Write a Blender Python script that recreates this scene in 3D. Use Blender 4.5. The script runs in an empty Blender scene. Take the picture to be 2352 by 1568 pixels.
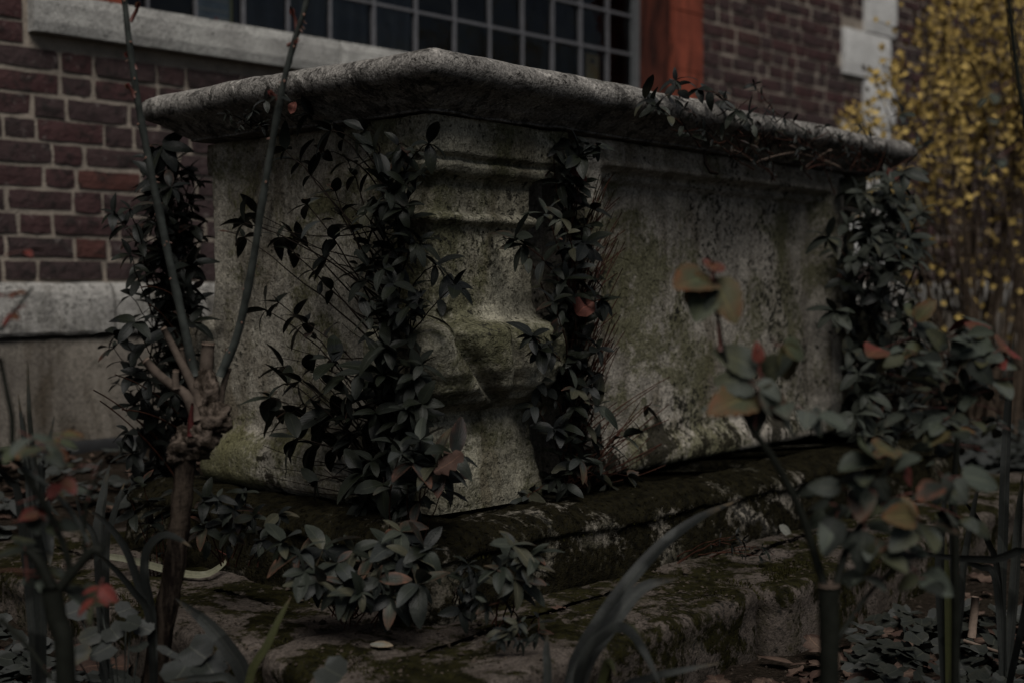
import bpy, bmesh, math, random
from mathutils import Vector, Matrix, noise
R = math.radians
sc = bpy.context.scene
col = sc.collection
rng = random.Random(7)

# ------------------------------------------------------------------ camera
F = 2843.0; CX, CY = 1176.0, 784.0; HC = 0.75          # measured on the photograph at 2352 px width
PIT = math.atan((784 - 650) / F)
cam = bpy.data.cameras.new('camera'); camo = bpy.data.objects.new('camera', cam); col.objects.link(camo)
camo.location = (0, 0, HC); camo.rotation_euler = (R(90) - PIT, 0, 0)
cam.sensor_width = 36; cam.lens = F / 2352 * 36; cam.clip_start = .05; cam.clip_end = 500
cam.dof.use_dof = True; cam.dof.focus_distance = 2.45; cam.dof.aperture_fstop = 2.3
sc.camera = camo

# ------------------------------------------------------------------ world, sun, exposure
SUN_EL, SUN_AZ = R(58), R(174)                          # high behind the camera, soft
w = bpy.data.worlds.new('World'); sc.world = w; w.use_nodes = True
nt = w.node_tree; nt.nodes.clear()
sky = nt.nodes.new('ShaderNodeTexSky'); sky.sky_type = 'NISHITA'; sky.sun_disc = False
sky.sun_elevation = SUN_EL; sky.sun_rotation = SUN_AZ; sky.air_density = 1.0; sky.dust_density = 1.0; sky.ozone_density = 1.0
hs = nt.nodes.new('ShaderNodeHueSaturation'); hs.inputs['Saturation'].default_value = .6
bg = nt.nodes.new('ShaderNodeBackground'); bg.inputs['Strength'].default_value = .05
wo = nt.nodes.new('ShaderNodeOutputWorld')
nt.links.new(sky.outputs[0], hs.inputs['Color']); nt.links.new(hs.outputs[0], bg.inputs['Color']); nt.links.new(bg.outputs[0], wo.inputs[0])
sl = bpy.data.lights.new('sun', 'SUN'); slo = bpy.data.objects.new('sun', sl); col.objects.link(slo)
sl.energy = 5.0; sl.angle = R(40); sl.color = (1, .96, .9)
sd = Vector((math.sin(SUN_AZ) * math.cos(SUN_EL), math.cos(SUN_AZ) * math.cos(SUN_EL), math.sin(SUN_EL)))
slo.rotation_euler = sd.to_track_quat('Z', 'Y').to_euler()
vs = sc.view_settings
vs.view_transform = 'Standard'; vs.look = 'None'; vs.gamma = 1; vs.use_curve_mapping = False
vs.exposure = -0.78
sc.cycles.use_denoising = True
sc.cycles.max_bounces = 6; sc.cycles.transparent_max_bounces = 8

# ------------------------------------------------------------------ pixel -> place helpers
def ray(x, y):
    a, b = (x - CX) / F, -(y - CY) / F
    c, s = math.cos(PIT), math.sin(PIT)
    return Vector((a, c + s * b, -s + c * b))
EYE = Vector((0, 0, HC))
def on_plane(x, y, p, n):
    d = ray(x, y); return EYE + d * ((p - EYE).dot(n) / d.dot(n))
def at_depth(x, y, dep):
    d = ray(x, y); return EYE + d * (dep / d.y)
def on_z(x, y, z):
    d = ray(x, y); return EYE + d * ((z - HC) / d.z)
def project(p):
    q = p - EYE; c, s = math.cos(PIT), math.sin(PIT)
    dep = c * q.y - s * q.z; up = s * q.y + c * q.z
    if dep < .05: return None
    return CX + F * q.x / dep, CY - F * up / dep, dep

# tomb frame: x along the long side, y along the short end, z up from the soil
TH = R(48.7); TC = Vector((-.1468, 2.2674, 0))
TU = Vector((math.cos(TH), math.sin(TH), 0)); TV = Vector((-math.sin(TH), math.cos(TH), 0))
def T(x, y, z): return TC + TU * x + TV * y + Vector((0, 0, z))
def px_side(x, y, off): return on_plane(x, y, TC + TV * off, TV)
def px_end(x, y, off): return on_plane(x, y, TC + TU * off, TU)
# wall frame: s along the wall, d into the wall, z up
WA = Vector((-1.6, 3.87, 0)); WT = R(44.5)
WD = Vector((math.cos(WT), math.sin(WT), 0)); WN = Vector((WD.y, -WD.x, 0))

# ------------------------------------------------------------------ material helpers
class M:
    def __init__(s, name):
        s.m = bpy.data.materials.new(name); s.m.use_nodes = True
        s.t = s.m.node_tree; s.n = s.t.nodes; s.n.clear()
        s.out = s.n.new('ShaderNodeOutputMaterial'); s.b = s.n.new('ShaderNodeBsdfPrincipled')
        s.t.links.new(s.b.outputs[0], s.out.inputs[0])
        s.tc = s.n.new('ShaderNodeTexCoord')
    def put(s, v, sock):
        if v is None: return
        if isinstance(v, bpy.types.NodeSocket): s.t.links.new(v, sock)
        elif isinstance(v, (tuple, list)) and len(v) == 3 and sock.type == 'RGBA': sock.default_value = (*v, 1)
        else: sock.default_value = v
    def mapping(s, src, scale=(1, 1, 1), rot=(0, 0, 0)):
        n = s.n.new('ShaderNodeMapping'); s.put(src, n.inputs[0]); n.inputs['Scale'].default_value = scale; n.inputs['Rotation'].default_value = rot
        return n.outputs[0]
    def noise(s, scale, det=4, rough=.55, src=None, dist=0, fac=True):
        n = s.n.new('ShaderNodeTexNoise'); s.put(src or s.tc.outputs['Object'], n.inputs['Vector'])
        n.inputs['Scale'].default_value = scale; n.inputs['Detail'].default_value = det; n.inputs['Roughness'].default_value = rough; n.inputs['Distortion'].default_value = dist
        return n.outputs[0] if fac else n.outputs[1]
    def vor(s, scale, src=None, out=0, feat='F1'):
        n = s.n.new('ShaderNodeTexVoronoi'); n.feature = feat; s.put(src or s.tc.outputs['Object'], n.inputs['Vector']); n.inputs['Scale'].default_value = scale
        return n.outputs[out]
    def ramp(s, v, a, b, c0=0.0, c1=1.0):
        n = s.n.new('ShaderNodeMapRange'); n.interpolation_type = 'SMOOTHSTEP'; s.put(v, n.inputs[0])
        for i, q in enumerate((a, b, c0, c1)): n.inputs[i + 1].default_value = q
        return n.outputs[0]
    def mix(s, f, a, b, mode='MIX'):
        n = s.n.new('ShaderNodeMix'); n.data_type = 'RGBA'; n.blend_type = mode
        s.put(f, n.inputs[0]); s.put(a, n.inputs[6]); s.put(b, n.inputs[7]); return n.outputs[2]
    def math(s, op, a, b=None):
        n = s.n.new('ShaderNodeMath'); n.operation = op; s.put(a, n.inputs[0]); s.put(b, n.inputs[1]); return n.outputs[0]
    def nz(s):
        g = s.n.new('ShaderNodeNewGeometry'); x = s.n.new('ShaderNodeSeparateXYZ'); s.t.links.new(g.outputs['Normal'], x.inputs[0]); return x.outputs[2]
    def objrand(s): return s.n.new('ShaderNodeObjectInfo').outputs['Random']
    def bump(s, h, strength=.5, dist=.01):
        n = s.n.new('ShaderNodeBump'); s.put(h, n.inputs['Height']); n.inputs['Strength'].default_value = strength; n.inputs['Distance'].default_value = dist
        s.t.links.new(n.outputs[0], s.b.inputs['Normal'])
    def done(s, colour, rough=.85, spec=.3):
        s.put(colour, s.b.inputs['Base Color']); s.put(rough, s.b.inputs['Roughness']); s.b.inputs['Specular IOR Level'].default_value = spec
        return s.m

def stone(name, pale, grey, algae, algae_amt, spot_amt, moss=0.0, streak=True, lichen=0.0, spot_col=(.022, .021, .019), bump=.012, moss_col=(.030, .034, .012), damp=0.0):
    m = M(name); o = m.tc.outputs['Object']
    big = m.noise(3.1, 5, .6); mid = m.noise(11, 6, .62, dist=.4); fine = m.noise(70, 5, .65); grain = m.noise(240, 2, .6)
    c = m.mix(m.ramp(mid, .34, .66), pale, grey)
    if streak:
        st = m.noise(1.0, 6, .6, src=m.mapping(o, (14, 14, 1.5)), dist=.3)
        c = m.mix(m.ramp(st, .46, .72, 0, .68), c, tuple(x * k for x, k in zip(grey, (.34, .31, .27))))
        st2 = m.noise(1.0, 4, .6, src=m.mapping(o, (5, 5, .8)), dist=.3)
        c = m.mix(m.ramp(st2, .52, .70, 0, .6), c, tuple(min(1, x * 1.25) for x in pale))
    if streak:
        br = m.noise(1.0, 5, .65, src=m.mapping(o, (6.5, 6.5, 2.2)), dist=.6)
        c = m.mix(m.ramp(br, .50, .66, 0, .7), c, tuple(x * k for x, k in zip(grey, (.42, .37, .30))))
    al = m.math('ADD', m.math('MULTIPLY', m.noise(4.3, 6, .68, dist=.5), .8), m.math('MULTIPLY', fine, .3))
    c = m.mix(m.ramp(al, .68 - algae_amt * .35, .80 - algae_amt * .35, 0, .85), c, algae)
    sp = m.math('ADD', m.math('MULTIPLY', fine, .62), m.math('MULTIPLY', big, .5))
    c = m.mix(m.ramp(sp, .66 - spot_amt * .25, .72 - spot_amt * .25, 0, .9), c, spot_col)
    if damp:
        sz = m.n.new('ShaderNodeSeparateXYZ'); m.t.links.new(o, sz.inputs[0])
        dm = m.math('ADD', m.math('ADD', m.math('MULTIPLY', m.noise(7, 7, .72, dist=.5), 1.0), m.math('MULTIPLY', fine, .25)), m.ramp(sz.outputs[2], .26, .60, damp, 0))
        c = m.mix(m.ramp(dm, .78, .83, 0, .93), c, (.020, .018, .012))
    if lichen:
        v = m.noise(26, 5, .7, dist=.6)
        c = m.mix(m.ramp(v, .60 - lichen * .1, .66 - lichen * .1, 0, .85), c, tuple(min(1, x * 1.5) for x in pale))
        v2 = m.noise(17, 6, .72, dist=.9)
        c = m.mix(m.ramp(v2, .52, .59, 0, .75), c, spot_col)
    if moss:
        mo = m.math('ADD', m.math('MULTIPLY', m.noise(6.0, 6, .7, dist=.4), 1.0), m.math('MULTIPLY', m.nz(), .03))
        mo = m.math('ADD', mo, m.math('MULTIPLY', fine, .18))
        mc = m.mix(m.ramp(m.noise(38, 4, .7), .40, .62), moss_col, tuple(x * .4 for x in moss_col))
        c = m.mix(m.ramp(mo, .80 - moss * .45, .87 - moss * .45), c, mc)
    c = m.mix(m.ramp(grain, .35, .65, .0, .45), c, m.mix(.6, c, (.01, .01, .01)))
    g2 = m.noise(120, 4, .7)
    c = m.mix(m.ramp(g2, .42, .62, .0, .55), c, m.mix(.62, c, (.008, .008, .007)))
    c = m.mix(m.ramp(g2, .30, .44, .35, 0), c, m.mix(.5, c, (1, .98, .94), 'MULTIPLY'))
    h = m.math('ADD', m.math('MULTIPLY', mid, .8), m.math('ADD', m.math('MULTIPLY', fine, .5), m.math('MULTIPLY', grain, .18)))
    pit = m.ramp(m.noise(85, 3, .6), .60, .70, 0, 1)
    h = m.math('SUBTRACT', h, m.math('MULTIPLY', pit, .5))
    m.bump(h, 1.0, bump)
    return m.done(c, .95, .0)

MAT = {}
MAT['chest'] = stone('chest_limestone', (.45, .41, .35), (.285, .26, .22), (.125, .12, .065), .45, .15, damp=.20)
MAT['end'] = stone('end_limestone', (.45, .415, .345), (.28, .255, .21), (.12, .115, .055), .42, .05, damp=.09)
MAT['baluster'] = stone('baluster_limestone', (.38, .355, .275), (.21, .195, .15), (.085, .083, .044), .52, .18)
MAT['slab'] = stone('slab_limestone', (.29, .272, .25), (.185, .173, .16), (.10, .096, .086), .3, .14, streak=False, lichen=.35, spot_col=(.045, .042, .039))
MAT['plinth'] = stone('plinth_limestone', (.24, .215, .18), (.075, .066, .052), (.030, .028, .017), .66, .42, moss=.70, streak=False, bump=.016, moss_col=(.014, .012, .006))
MAT['step'] = stone('step_sandstone', (.098, .081, .070), (.060, .049, .041), (.045, .039, .026), .28, .14, moss=.49, streak=False, bump=.007, moss_col=(.019, .0172, .0062))
MAT['ashlar'] = stone('sill_portland_stone', (.50, .49, .46), (.36, .35, .33), (.24, .235, .21), .15, .0, streak=False, bump=.006)
MAT['ledge'] = stone('plinth_portland_stone', (.40, .385, .36), (.25, .24, .225), (.15, .145, .125), .35, .10, streak=True, bump=.008)
MAT['quoin'] = stone('quoin_white_stone', (.72, .71, .69), (.62, .61, .59), (.45, .44, .42), .1, .0, streak=False, bump=.003)
MAT['render'] = stone('lower_plinth_render', (.225, .20, .17), (.17, .15, .13), (.12, .11, .09), .3, .02, streak=True, bump=.005)

def brick_mat():
    m = M('brick'); r = m.objrand(); o = m.tc.outputs['Object']
    g = m.n.new('ShaderNodeNewGeometry'); pos = g.outputs['Position']
    rn = m.noise(5.3, 1, .5, src=pos)
    k = m.math('FRACT', m.math('ADD', m.math('MULTIPLY', r, .999), 0.0))
    c = m.mix(m.ramp(k, 0, .65), (.066, .036, .036), (.054, .038, .038))
    c = m.mix(m.ramp(k, .94, .98), c, (.088, .040, .034))
    n1 = m.noise(22, 5, .65, src=pos); n2 = m.noise(90, 4, .6, src=pos)
    c = m.mix(m.ramp(n1, .45, .68, 0, .85), c, (.026, .023, .022))
    c = m.mix(m.ramp(m.noise(31, 4, .65, src=pos, dist=.5), .60, .72, 0, .5), c, (.17, .15, .14))
    m.bump(m.math('ADD', n1, m.math('MULTIPLY', n2, .5)), .9, .008)
    return m.done(c, .95, .0)
MAT['brick'] = brick_mat()
def mortar_mat():
    m = M('lime_mortar'); n1 = m.noise(9, 5, .65); n2 = m.noise(120, 4, .6)
    c = m.mix(m.ramp(n1, .35, .65), (.31, .265, .22), (.21, .18, .15)); c = m.mix(m.ramp(n2, .5, .75, 0, .5), c, (.09, .08, .065))
    m.bump(n2, .8, .006); return m.done(c, .95, .0)
MAT['mortar'] = mortar_mat()
def rubbed():
    m = M('gauged_red_brick'); n1 = m.noise(6, 4, .6); n2 = m.noise(60, 4, .6)
    c = m.mix(m.ramp(n1, .35, .65), (.24, .064, .040), (.16, .045, .030)); c = m.mix(m.ramp(n2, .55, .75, 0, .4), c, (.10, .03, .02)); st = m.noise(1, 5, .65, src=m.mapping(m.tc.outputs['Object'], (16, 16, 2.5)), dist=.5); c = m.mix(m.ramp(st, .46, .62, 0, .85), c, (.055, .024, .018))
    m.bump(n2, .5, .004); return m.done(c, .9, .03)
MAT['rubbed'] = rubbed()
def plain(name, c, rough=.7, spec=.3, var=.25, scale=40):
    m = M(name); n = m.noise(scale, 4, .6)
    cc = m.mix(m.ramp(n, .3, .7, 0, 1), c, tuple(x * (1 - var) for x in c)); m.bump(n, .4, .002)
    return m.done(cc, rough, spec)
MAT['lead'] = plain('lead_glazing_bar', (.12, .12, .13), .6, .3)
MAT['frame'] = plain('window_frame_paint', (.10, .105, .11), .5, .4)
MAT['inside'] = plain('room_dark_wall', (.03, .03, .032), .9, .1)
MAT['curtain'] = plain('reflection_sheet_blue_grey', (.15, .165, .20), .9, .05, .3, 6)  # blue-grey pane reflection given as the colour of an added sheet
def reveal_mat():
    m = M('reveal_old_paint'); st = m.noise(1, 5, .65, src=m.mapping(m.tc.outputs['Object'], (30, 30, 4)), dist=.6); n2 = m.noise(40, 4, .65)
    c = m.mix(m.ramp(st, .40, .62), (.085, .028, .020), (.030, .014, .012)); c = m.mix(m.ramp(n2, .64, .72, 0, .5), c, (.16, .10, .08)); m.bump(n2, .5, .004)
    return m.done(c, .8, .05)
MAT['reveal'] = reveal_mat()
MAT['paper'] = plain('notice_paper_blue', (.45, .52, .60), .7, .2, .4, 12)
MAT['paper_white'] = plain('notice_paper_white', (.62, .60, .58), .7, .2, .1)
MAT['paper_yellow'] = plain('notice_paper_yellow', (.50, .46, .22), .7, .2, .1)
MAT['paper_tan'] = plain('notice_paper_tan', (.55, .40, .18), .7, .2, .2)
MAT['paper_red'] = plain('notice_print_red', (.5, .12, .14), .7, .2, .1)
MAT['paper_ink'] = plain('notice_print_dark', (.12, .10, .08), .7, .2, .1)
def glass_mat():
    m = M('window_glass'); m.n.remove(m.b)
    fr = m.n.new('ShaderNodeFresnel'); fr.inputs[0].default_value = 1.5
    gl = m.n.new('ShaderNodeBsdfGlossy'); gl.inputs['Roughness'].default_value = .03
    tr = m.n.new('ShaderNodeBsdfTransparent'); tr.inputs[0].default_value = (.75, .79, .8, 1)
    bm = m.n.new('ShaderNodeBump'); bm.inputs['Strength'].default_value = .8; bm.inputs['Distance'].default_value = .02
    m.t.links.new(m.noise(5, 3, .5), bm.inputs['Height']); m.t.links.new(bm.outputs[0], gl.inputs['Normal'])
    mx = m.n.new('ShaderNodeMixShader'); m.t.links.new(fr.outputs[0], mx.inputs[0]); m.t.links.new(tr.outputs[0], mx.inputs[1]); m.t.links.new(gl.outputs[0], mx.inputs[2])
    m.t.links.new(mx.outputs[0], m.out.inputs[0]); return m.m
MAT['glass'] = glass_mat()

def leaf_mat(name, cols, edge=None, edge_amt=0.0, rough=.48, vein=.6, spec=.09, lines=False, trans=.0, mottle=.35):
    """cols: colours picked per leaf; UV x across (0.5 = midrib), UV y along"""
    m = M(name); r = m.objrand(); uv = m.tc.outputs['UV']
    g = m.n.new('ShaderNodeNewGeometry'); pos = g.outputs['Position']
    k = m.math('FRACT', m.math('ADD', r, m.math('MULTIPLY', m.noise(9, 1, .5, src=pos), 1.2)))
    c = cols[0]
    for i in range(1, len(cols)):
        a = i / len(cols); c = m.mix(m.ramp(k, a - .04, a + .04), c, cols[i])
    sx = m.n.new('ShaderNodeSeparateXYZ'); m.t.links.new(uv, sx.inputs[0])
    ax = m.math('ABSOLUTE', m.math('SUBTRACT', sx.outputs[0], .5))
    n1 = m.noise(130, 4, .6, src=pos)
    c = m.mix(m.ramp(n1, .40, .7, 0, mottle), c, m.mix(.6, c, (.01, .012, .008)))
    if edge:
        e = m.math('ADD', m.ramp(ax, .10, .62), m.math('MULTIPLY', m.ramp(sx.outputs[1], .35, 1), .8)); e = m.math('MULTIPLY', e, m.ramp(m.noise(60, 3, .6, src=pos), .35, .65, .25, 1))
        e = m.math('MULTIPLY', e, m.ramp(m.math('FRACT', m.math('MULTIPLY', r, 7.3)), 1 - edge_amt - .1, 1 - edge_amt + .1))
        c = m.mix(m.math('MINIMUM', e, 1.0), c, edge)
    wv = m.n.new('ShaderNodeTexWave'); wv.wave_type = 'BANDS'; wv.bands_direction = 'Y'; wv.inputs['Scale'].default_value = 2.4
    sk = m.n.new('ShaderNodeCombineXYZ'); m.t.links.new(m.math('SUBTRACT', sx.outputs[1], m.math('MULTIPLY', ax, .9)), sk.inputs[1]); m.t.links.new(sk.outputs[0], wv.inputs['Vector'])
    mid = m.ramp(ax, .012, .035, 1, 0)
    side = m.ramp(wv.outputs[0], .90, 1.0, 0, .5)
    if lines:
        ln = m.noise(1.0, 3, .6, src=m.mapping(uv, (26, .8, 1)))
        c = m.mix(m.ramp(ln, .38, .62, 0, .55), c, m.mix(1.0, c, (.45, .45, .45), 'MULTIPLY'))
        tipb = m.math('MULTIPLY', m.ramp(sx.outputs[1], .80, 1.0), m.ramp(m.noise(45, 3, .6, src=pos), .40, .62)); c = m.mix(tipb, c, (.06, .045, .028))
        side = 0.0
    vv = m.math('MULTIPLY', m.math('MAXIMUM', mid, side), vein)
    c = m.mix(vv, c, m.mix(1.0, c, (2.6, 2.5, 2.2), 'MULTIPLY'))
    m.bump(m.math('SUBTRACT', m.math('MULTIPLY', n1, .4), vv), .5, .003)
    m.done(c, rough, spec)
    if trans: m.b.inputs['Transmission Weight'].default_value = 0
    return m.m
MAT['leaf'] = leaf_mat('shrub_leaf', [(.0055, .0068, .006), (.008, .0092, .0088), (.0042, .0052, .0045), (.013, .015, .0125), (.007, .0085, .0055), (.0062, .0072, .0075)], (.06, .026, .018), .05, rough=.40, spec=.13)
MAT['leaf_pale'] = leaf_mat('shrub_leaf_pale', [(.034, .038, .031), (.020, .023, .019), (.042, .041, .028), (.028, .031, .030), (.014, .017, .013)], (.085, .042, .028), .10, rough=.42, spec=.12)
MAT['rose'] = leaf_mat('rose_leaf', [(.044, .051, .042), (.034, .040, .030), (.054, .060, .052), (.040, .042, .026), (.018, .021, .017), (.012, .014, .012)], (.11, .04, .022), .06, rough=.5)
MAT['rose_red'] = leaf_mat('rose_leaf_red', [(.085, .024, .018), (.065, .030, .018), (.095, .022, .018)], (.09, .02, .02), .4)
MAT['rose_turn'] = leaf_mat('rose_leaf_turning', [(.050, .048, .024), (.040, .046, .028), (.056, .046, .022)], (.085, .040, .020), .45)
MAT['strap'] = leaf_mat('strap_leaf', [(.028, .030, .028), (.011, .012, .0115), (.036, .038, .036), (.016, .017, .016)], (.06, .058, .038), .10, rough=.45, vein=.4, lines=True)
MAT['strap_yellow'] = leaf_mat('strap_leaf_yellow', [(.050, .052, .022), (.040, .042, .018)], (.075, .068, .03), .3, vein=.3, lines=True)
MAT['straw'] = leaf_mat('strap_leaf_straw', [(.14, .136, .095), (.125, .12, .088)], (.10, .098, .05), .5, vein=.2, lines=True)
MAT['ivy'] = leaf_mat('ground_ivy_leaf', [(.030, .032, .031), (.022, .024, .022), (.042, .044, .043), (.016, .018, .016)], (.05, .045, .03), .08, rough=.6, vein=.5)
MAT['dead'] = leaf_mat('dead_leaf', [(.050, .030, .024), (.066, .040, .031), (.036, .022, .018), (.085, .058, .045)], (.03, .018, .014), .4, rough=.7)
MAT['dead_red'] = leaf_mat('dead_leaf_red', [(.095, .038, .029), (.080, .030, .024)], (.045, .02, .016), .4, rough=.6)
MAT['pale_dead'] = leaf_mat('dead_leaf_pale', [(.15, .15, .13), (.13, .13, .115)], (.2, .15, .1), .3, rough=.6)
MAT['flower'] = leaf_mat('forsythia_petal', [(.38, .265, .08), (.27, .19, .062), (.44, .315, .10), (.15, .105, .045)], None, 0, rough=.6, vein=0)
MAT['twig'] = plain('twig_red_brown', (.055, .023, .015), .6, .1, .5, 90)
MAT['twig_dark'] = plain('twig_dark', (.014, .010, .008), .7, .05, .4, 90)
MAT['forsythia_bark'] = plain('forsythia_bark', (.075, .055, .040), .8, .05, .5, 60)
MAT['cane'] = plain('rose_cane_grey_green', (.046, .051, .046), .6, .12, .5, 45)
MAT['cane_red'] = plain('rose_cane_red', (.085, .028, .021), .5, .3, .4, 60)
MAT['cane_dark'] = plain('rose_cane_dark', (.012, .013, .010), .6, .08, .35, 60)
MAT['thorn'] = plain('rose_thorn', (.17, .09, .065), .5, .4, .3, 200)
MAT['cut'] = plain('cut_wood', (.15, .11, .085), .8, .2, .3, 120)
def bark_mat():
    m = M('rose_bark'); s_ = m.mapping(m.tc.outputs['Object'], (60, 60, 9)); n1 = m.noise(1, 5, .65, src=s_); n2 = m.noise(45, 5, .65)
    c = m.mix(m.ramp(n1, .40, .62), (.009, .007, .006), (.042, .032, .025)); c = m.mix(m.ramp(n2, .55, .75, 0, .8), c, (.022, .017, .013))
    m.bump(m.math('ADD', n1, m.math('MULTIPLY', n2, .6)), 1.0, .008); return m.done(c, .95, .0)
MAT['bark'] = bark_mat()
def knot_mat():
    m = M('rose_burl'); n1 = m.noise(38, 6, .7, dist=.8); n2 = m.noise(130, 4, .65)
    c = m.mix(m.ramp(n1, .40, .62), (.022, .017, .013), (.125, .098, .08)); c = m.mix(m.ramp(n2, .55, .75, 0, .7), c, (.03, .022, .018))
    m.bump(m.math('ADD', n1, m.math('MULTIPLY', n2, .5)), 1.0, .010); return m.done(c, .95, .0)
MAT['knot'] = knot_mat()
def soil_mat():
    m = M('garden_soil'); n1 = m.noise(5, 6, .65); n2 = m.noise(60, 6, .7); v = m.vor(90)
    c = m.mix(m.ramp(n2, .35, .7), (.014, .011, .008), (.036, .027, .021)); c = m.mix(m.ramp(n1, .5, .7, 0, .6), c, (.022, .018, .012))
    c = m.mix(m.ramp(m.noise(150, 3, .6), .66, .74, 0, .6), c, (.13, .11, .09))
    m.bump(m.math('ADD', n2, m.math('MULTIPLY', v, .4)), 1.0, .02); return m.done(c, .95, .02)
MAT['soil'] = soil_mat()
MAT['moss'] = plain('moss_tuft', (.030, .028, .010), .95, .0, .6, 30)
MAT['gutter'] = plain('drain_channel_black', (.012, .012, .013), .6, .3)

# ------------------------------------------------------------------ object helpers
def mesh(name, verts, faces, mat, smooth=True, uvs=None):
    me = bpy.data.meshes.new(name); me.from_pydata([tuple(v) for v in verts], [], faces)
    if mat is not None: me.materials.append(mat)
    if smooth: me.polygons.foreach_set('use_smooth', [True] * len(me.polygons))
    if uvs is not None:
        ul = me.uv_layers.new(name='UVMap')
        fl = []
        for l in me.loops: fl.extend(uvs[l.vertex_index])
        ul.data.foreach_set('uv', fl)
    me.update(); return me
def add(name, me, parent=None, mw=None):
    o = bpy.data.objects.new(name, me); col.objects.link(o)
    if parent is not None: o.parent = parent
    if mw is not None: o.matrix_local = mw
    return o
def tag(o, label, cat=None, group=None, kind=None):
    if label: o['label'] = label
    if cat: o['category'] = cat
    if group: o['group'] = group
    if kind: o['kind'] = kind
    return o
def thing(name, loc, label, cat, group=None, rz=0):
    o = bpy.data.objects.new(name, None); col.objects.link(o); o.empty_display_size = .1
    o.location = loc; o.rotation_euler = (0, 0, rz)
    return tag(o, label, cat, group)

class MB:
    def __init__(s): s.v, s.f, s.uv = [], [], []
    def grid(s, pts, closed_u=False, closed_v=False, flip=False):
        """pts[i][j] -> quads"""
        b = len(s.v); nu, nv = len(pts), len(pts[0])
        for r in pts: s.v.extend(r)
        for i in range(nu - (0 if closed_u else 1)):
            for j in range(nv - (0 if closed_v else 1)):
                a, bb, c, d = b + i * nv + j, b + ((i + 1) % nu) * nv + j, b + ((i + 1) % nu) * nv + (j + 1) % nv, b + i * nv + (j + 1) % nv
                s.f.append((a, d, c, bb) if flip else (a, bb, c, d))
        return b
    def tube(s, path, rad, sides=6, cap=True):
        path = [Vector(p) for p in path]; n = len(path); b = len(s.v)
        rad = rad if isinstance(rad, (list, tuple)) else [rad] * n
        up = Vector((.13, .31, .94)); rings = []
        for i, p in enumerate(path):
            t = (path[min(i + 1, n - 1)] - path[max(i - 1, 0)]).normalized()
            a = t.cross(up)
            if a.length < .05: a = t.cross(Vector((1, 0, 0)))
            a.normalize(); c = t.cross(a); up = -a.cross(t) if False else up
            rings.append([p + (a * math.cos(2 * math.pi * k / sides) + c * math.sin(2 * math.pi * k / sides)) * rad[i] for k in range(sides)])
        s.grid(rings, closed_v=True, flip=True)
        if cap:
            s.f.append(tuple(b + (n - 1) * sides + k for k in range(sides))[::-1]); s.f.append(tuple(b + k for k in range(sides)))
    def box(s, x0, x1, y0, y1, z0, z1):
        b = len(s.v)
        s.v += [Vector((x, y, z)) for z in (z0, z1) for x, y in ((x0, y0), (x1, y0), (x1, y1), (x0, y1))]
        s.f += [tuple(b + i for i in q) for q in ((3, 2, 1, 0), (4, 5, 6, 7), (0, 1, 5, 4), (1, 2, 6, 5), (2, 3, 7, 6), (3, 0, 4, 7))]
    def make(s, name, mat, smooth=True): return mesh(name, s.v, s.f, mat, smooth)

def bez(a, b, c, n): return [a * (1 - t) ** 2 + b * 2 * t * (1 - t) + c * t * t for t in [i / n for i in range(n + 1)]]
def spline(pts, n):
    """Catmull-Rom through points"""
    P = [pts[0] * 2 - pts[1]] + list(pts) + [pts[-1] * 2 - pts[-2]]; out = []
    m = len(pts) - 1
    for k in range(n + 1):
        t = k / n * m; i = min(int(t), m - 1); t -= i
        p0, p1, p2, p3 = P[i], P[i + 1], P[i + 2], P[i + 3]
        out.append(.5 * ((2 * p1) + (p2 - p0) * t + (2 * p0 - 5 * p1 + 4 * p2 - p3) * t * t + (3 * p1 - p0 - 3 * p2 + p3) * t ** 3))
    return out
def fbm(p, f, o=4):
    return noise.fractal(Vector(p) * f, .9, 2.1, o)

# ==================================================================  THE SETTING
def rise(x, y):
    q = (Vector((x, y, 0)) - WA).dot(WN)
    t = max(0, min(1, (1.75 - q) / 1.6)); return .20 * t * t * (3 - 2 * t)
def ground_z(x, y):
    return rise(x, y) + .018 * fbm((x, y, 0), 1.7) + .012 * fbm((x, y, 3), 7)
def build_ground():
    def axis(lo, hi, a, b, st):
        out, p = [], a
        while p <= b: out.append(p); p += st
        d = st
        while out[0] > lo: d *= 1.7; out.insert(0, out[0] - d)
        d = st
        while out[-1] < hi: d *= 1.7; out.append(out[-1] + d)
        return out
    xs, ys = axis(-150, 150, -2.2, 3.6, .035), axis(-150, 150, 1.2, 6.5, .035)
    pts = [[Vector((x, y, ground_z(x, y))) for y in ys] for x in xs]
    mb = MB(); mb.grid(pts)
    o = add('ground', mb.make('ground', MAT['soil'])); o['kind'] = 'structure'; o['label'] = 'dark damp garden soil of the churchyard border'
build_ground()

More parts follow.
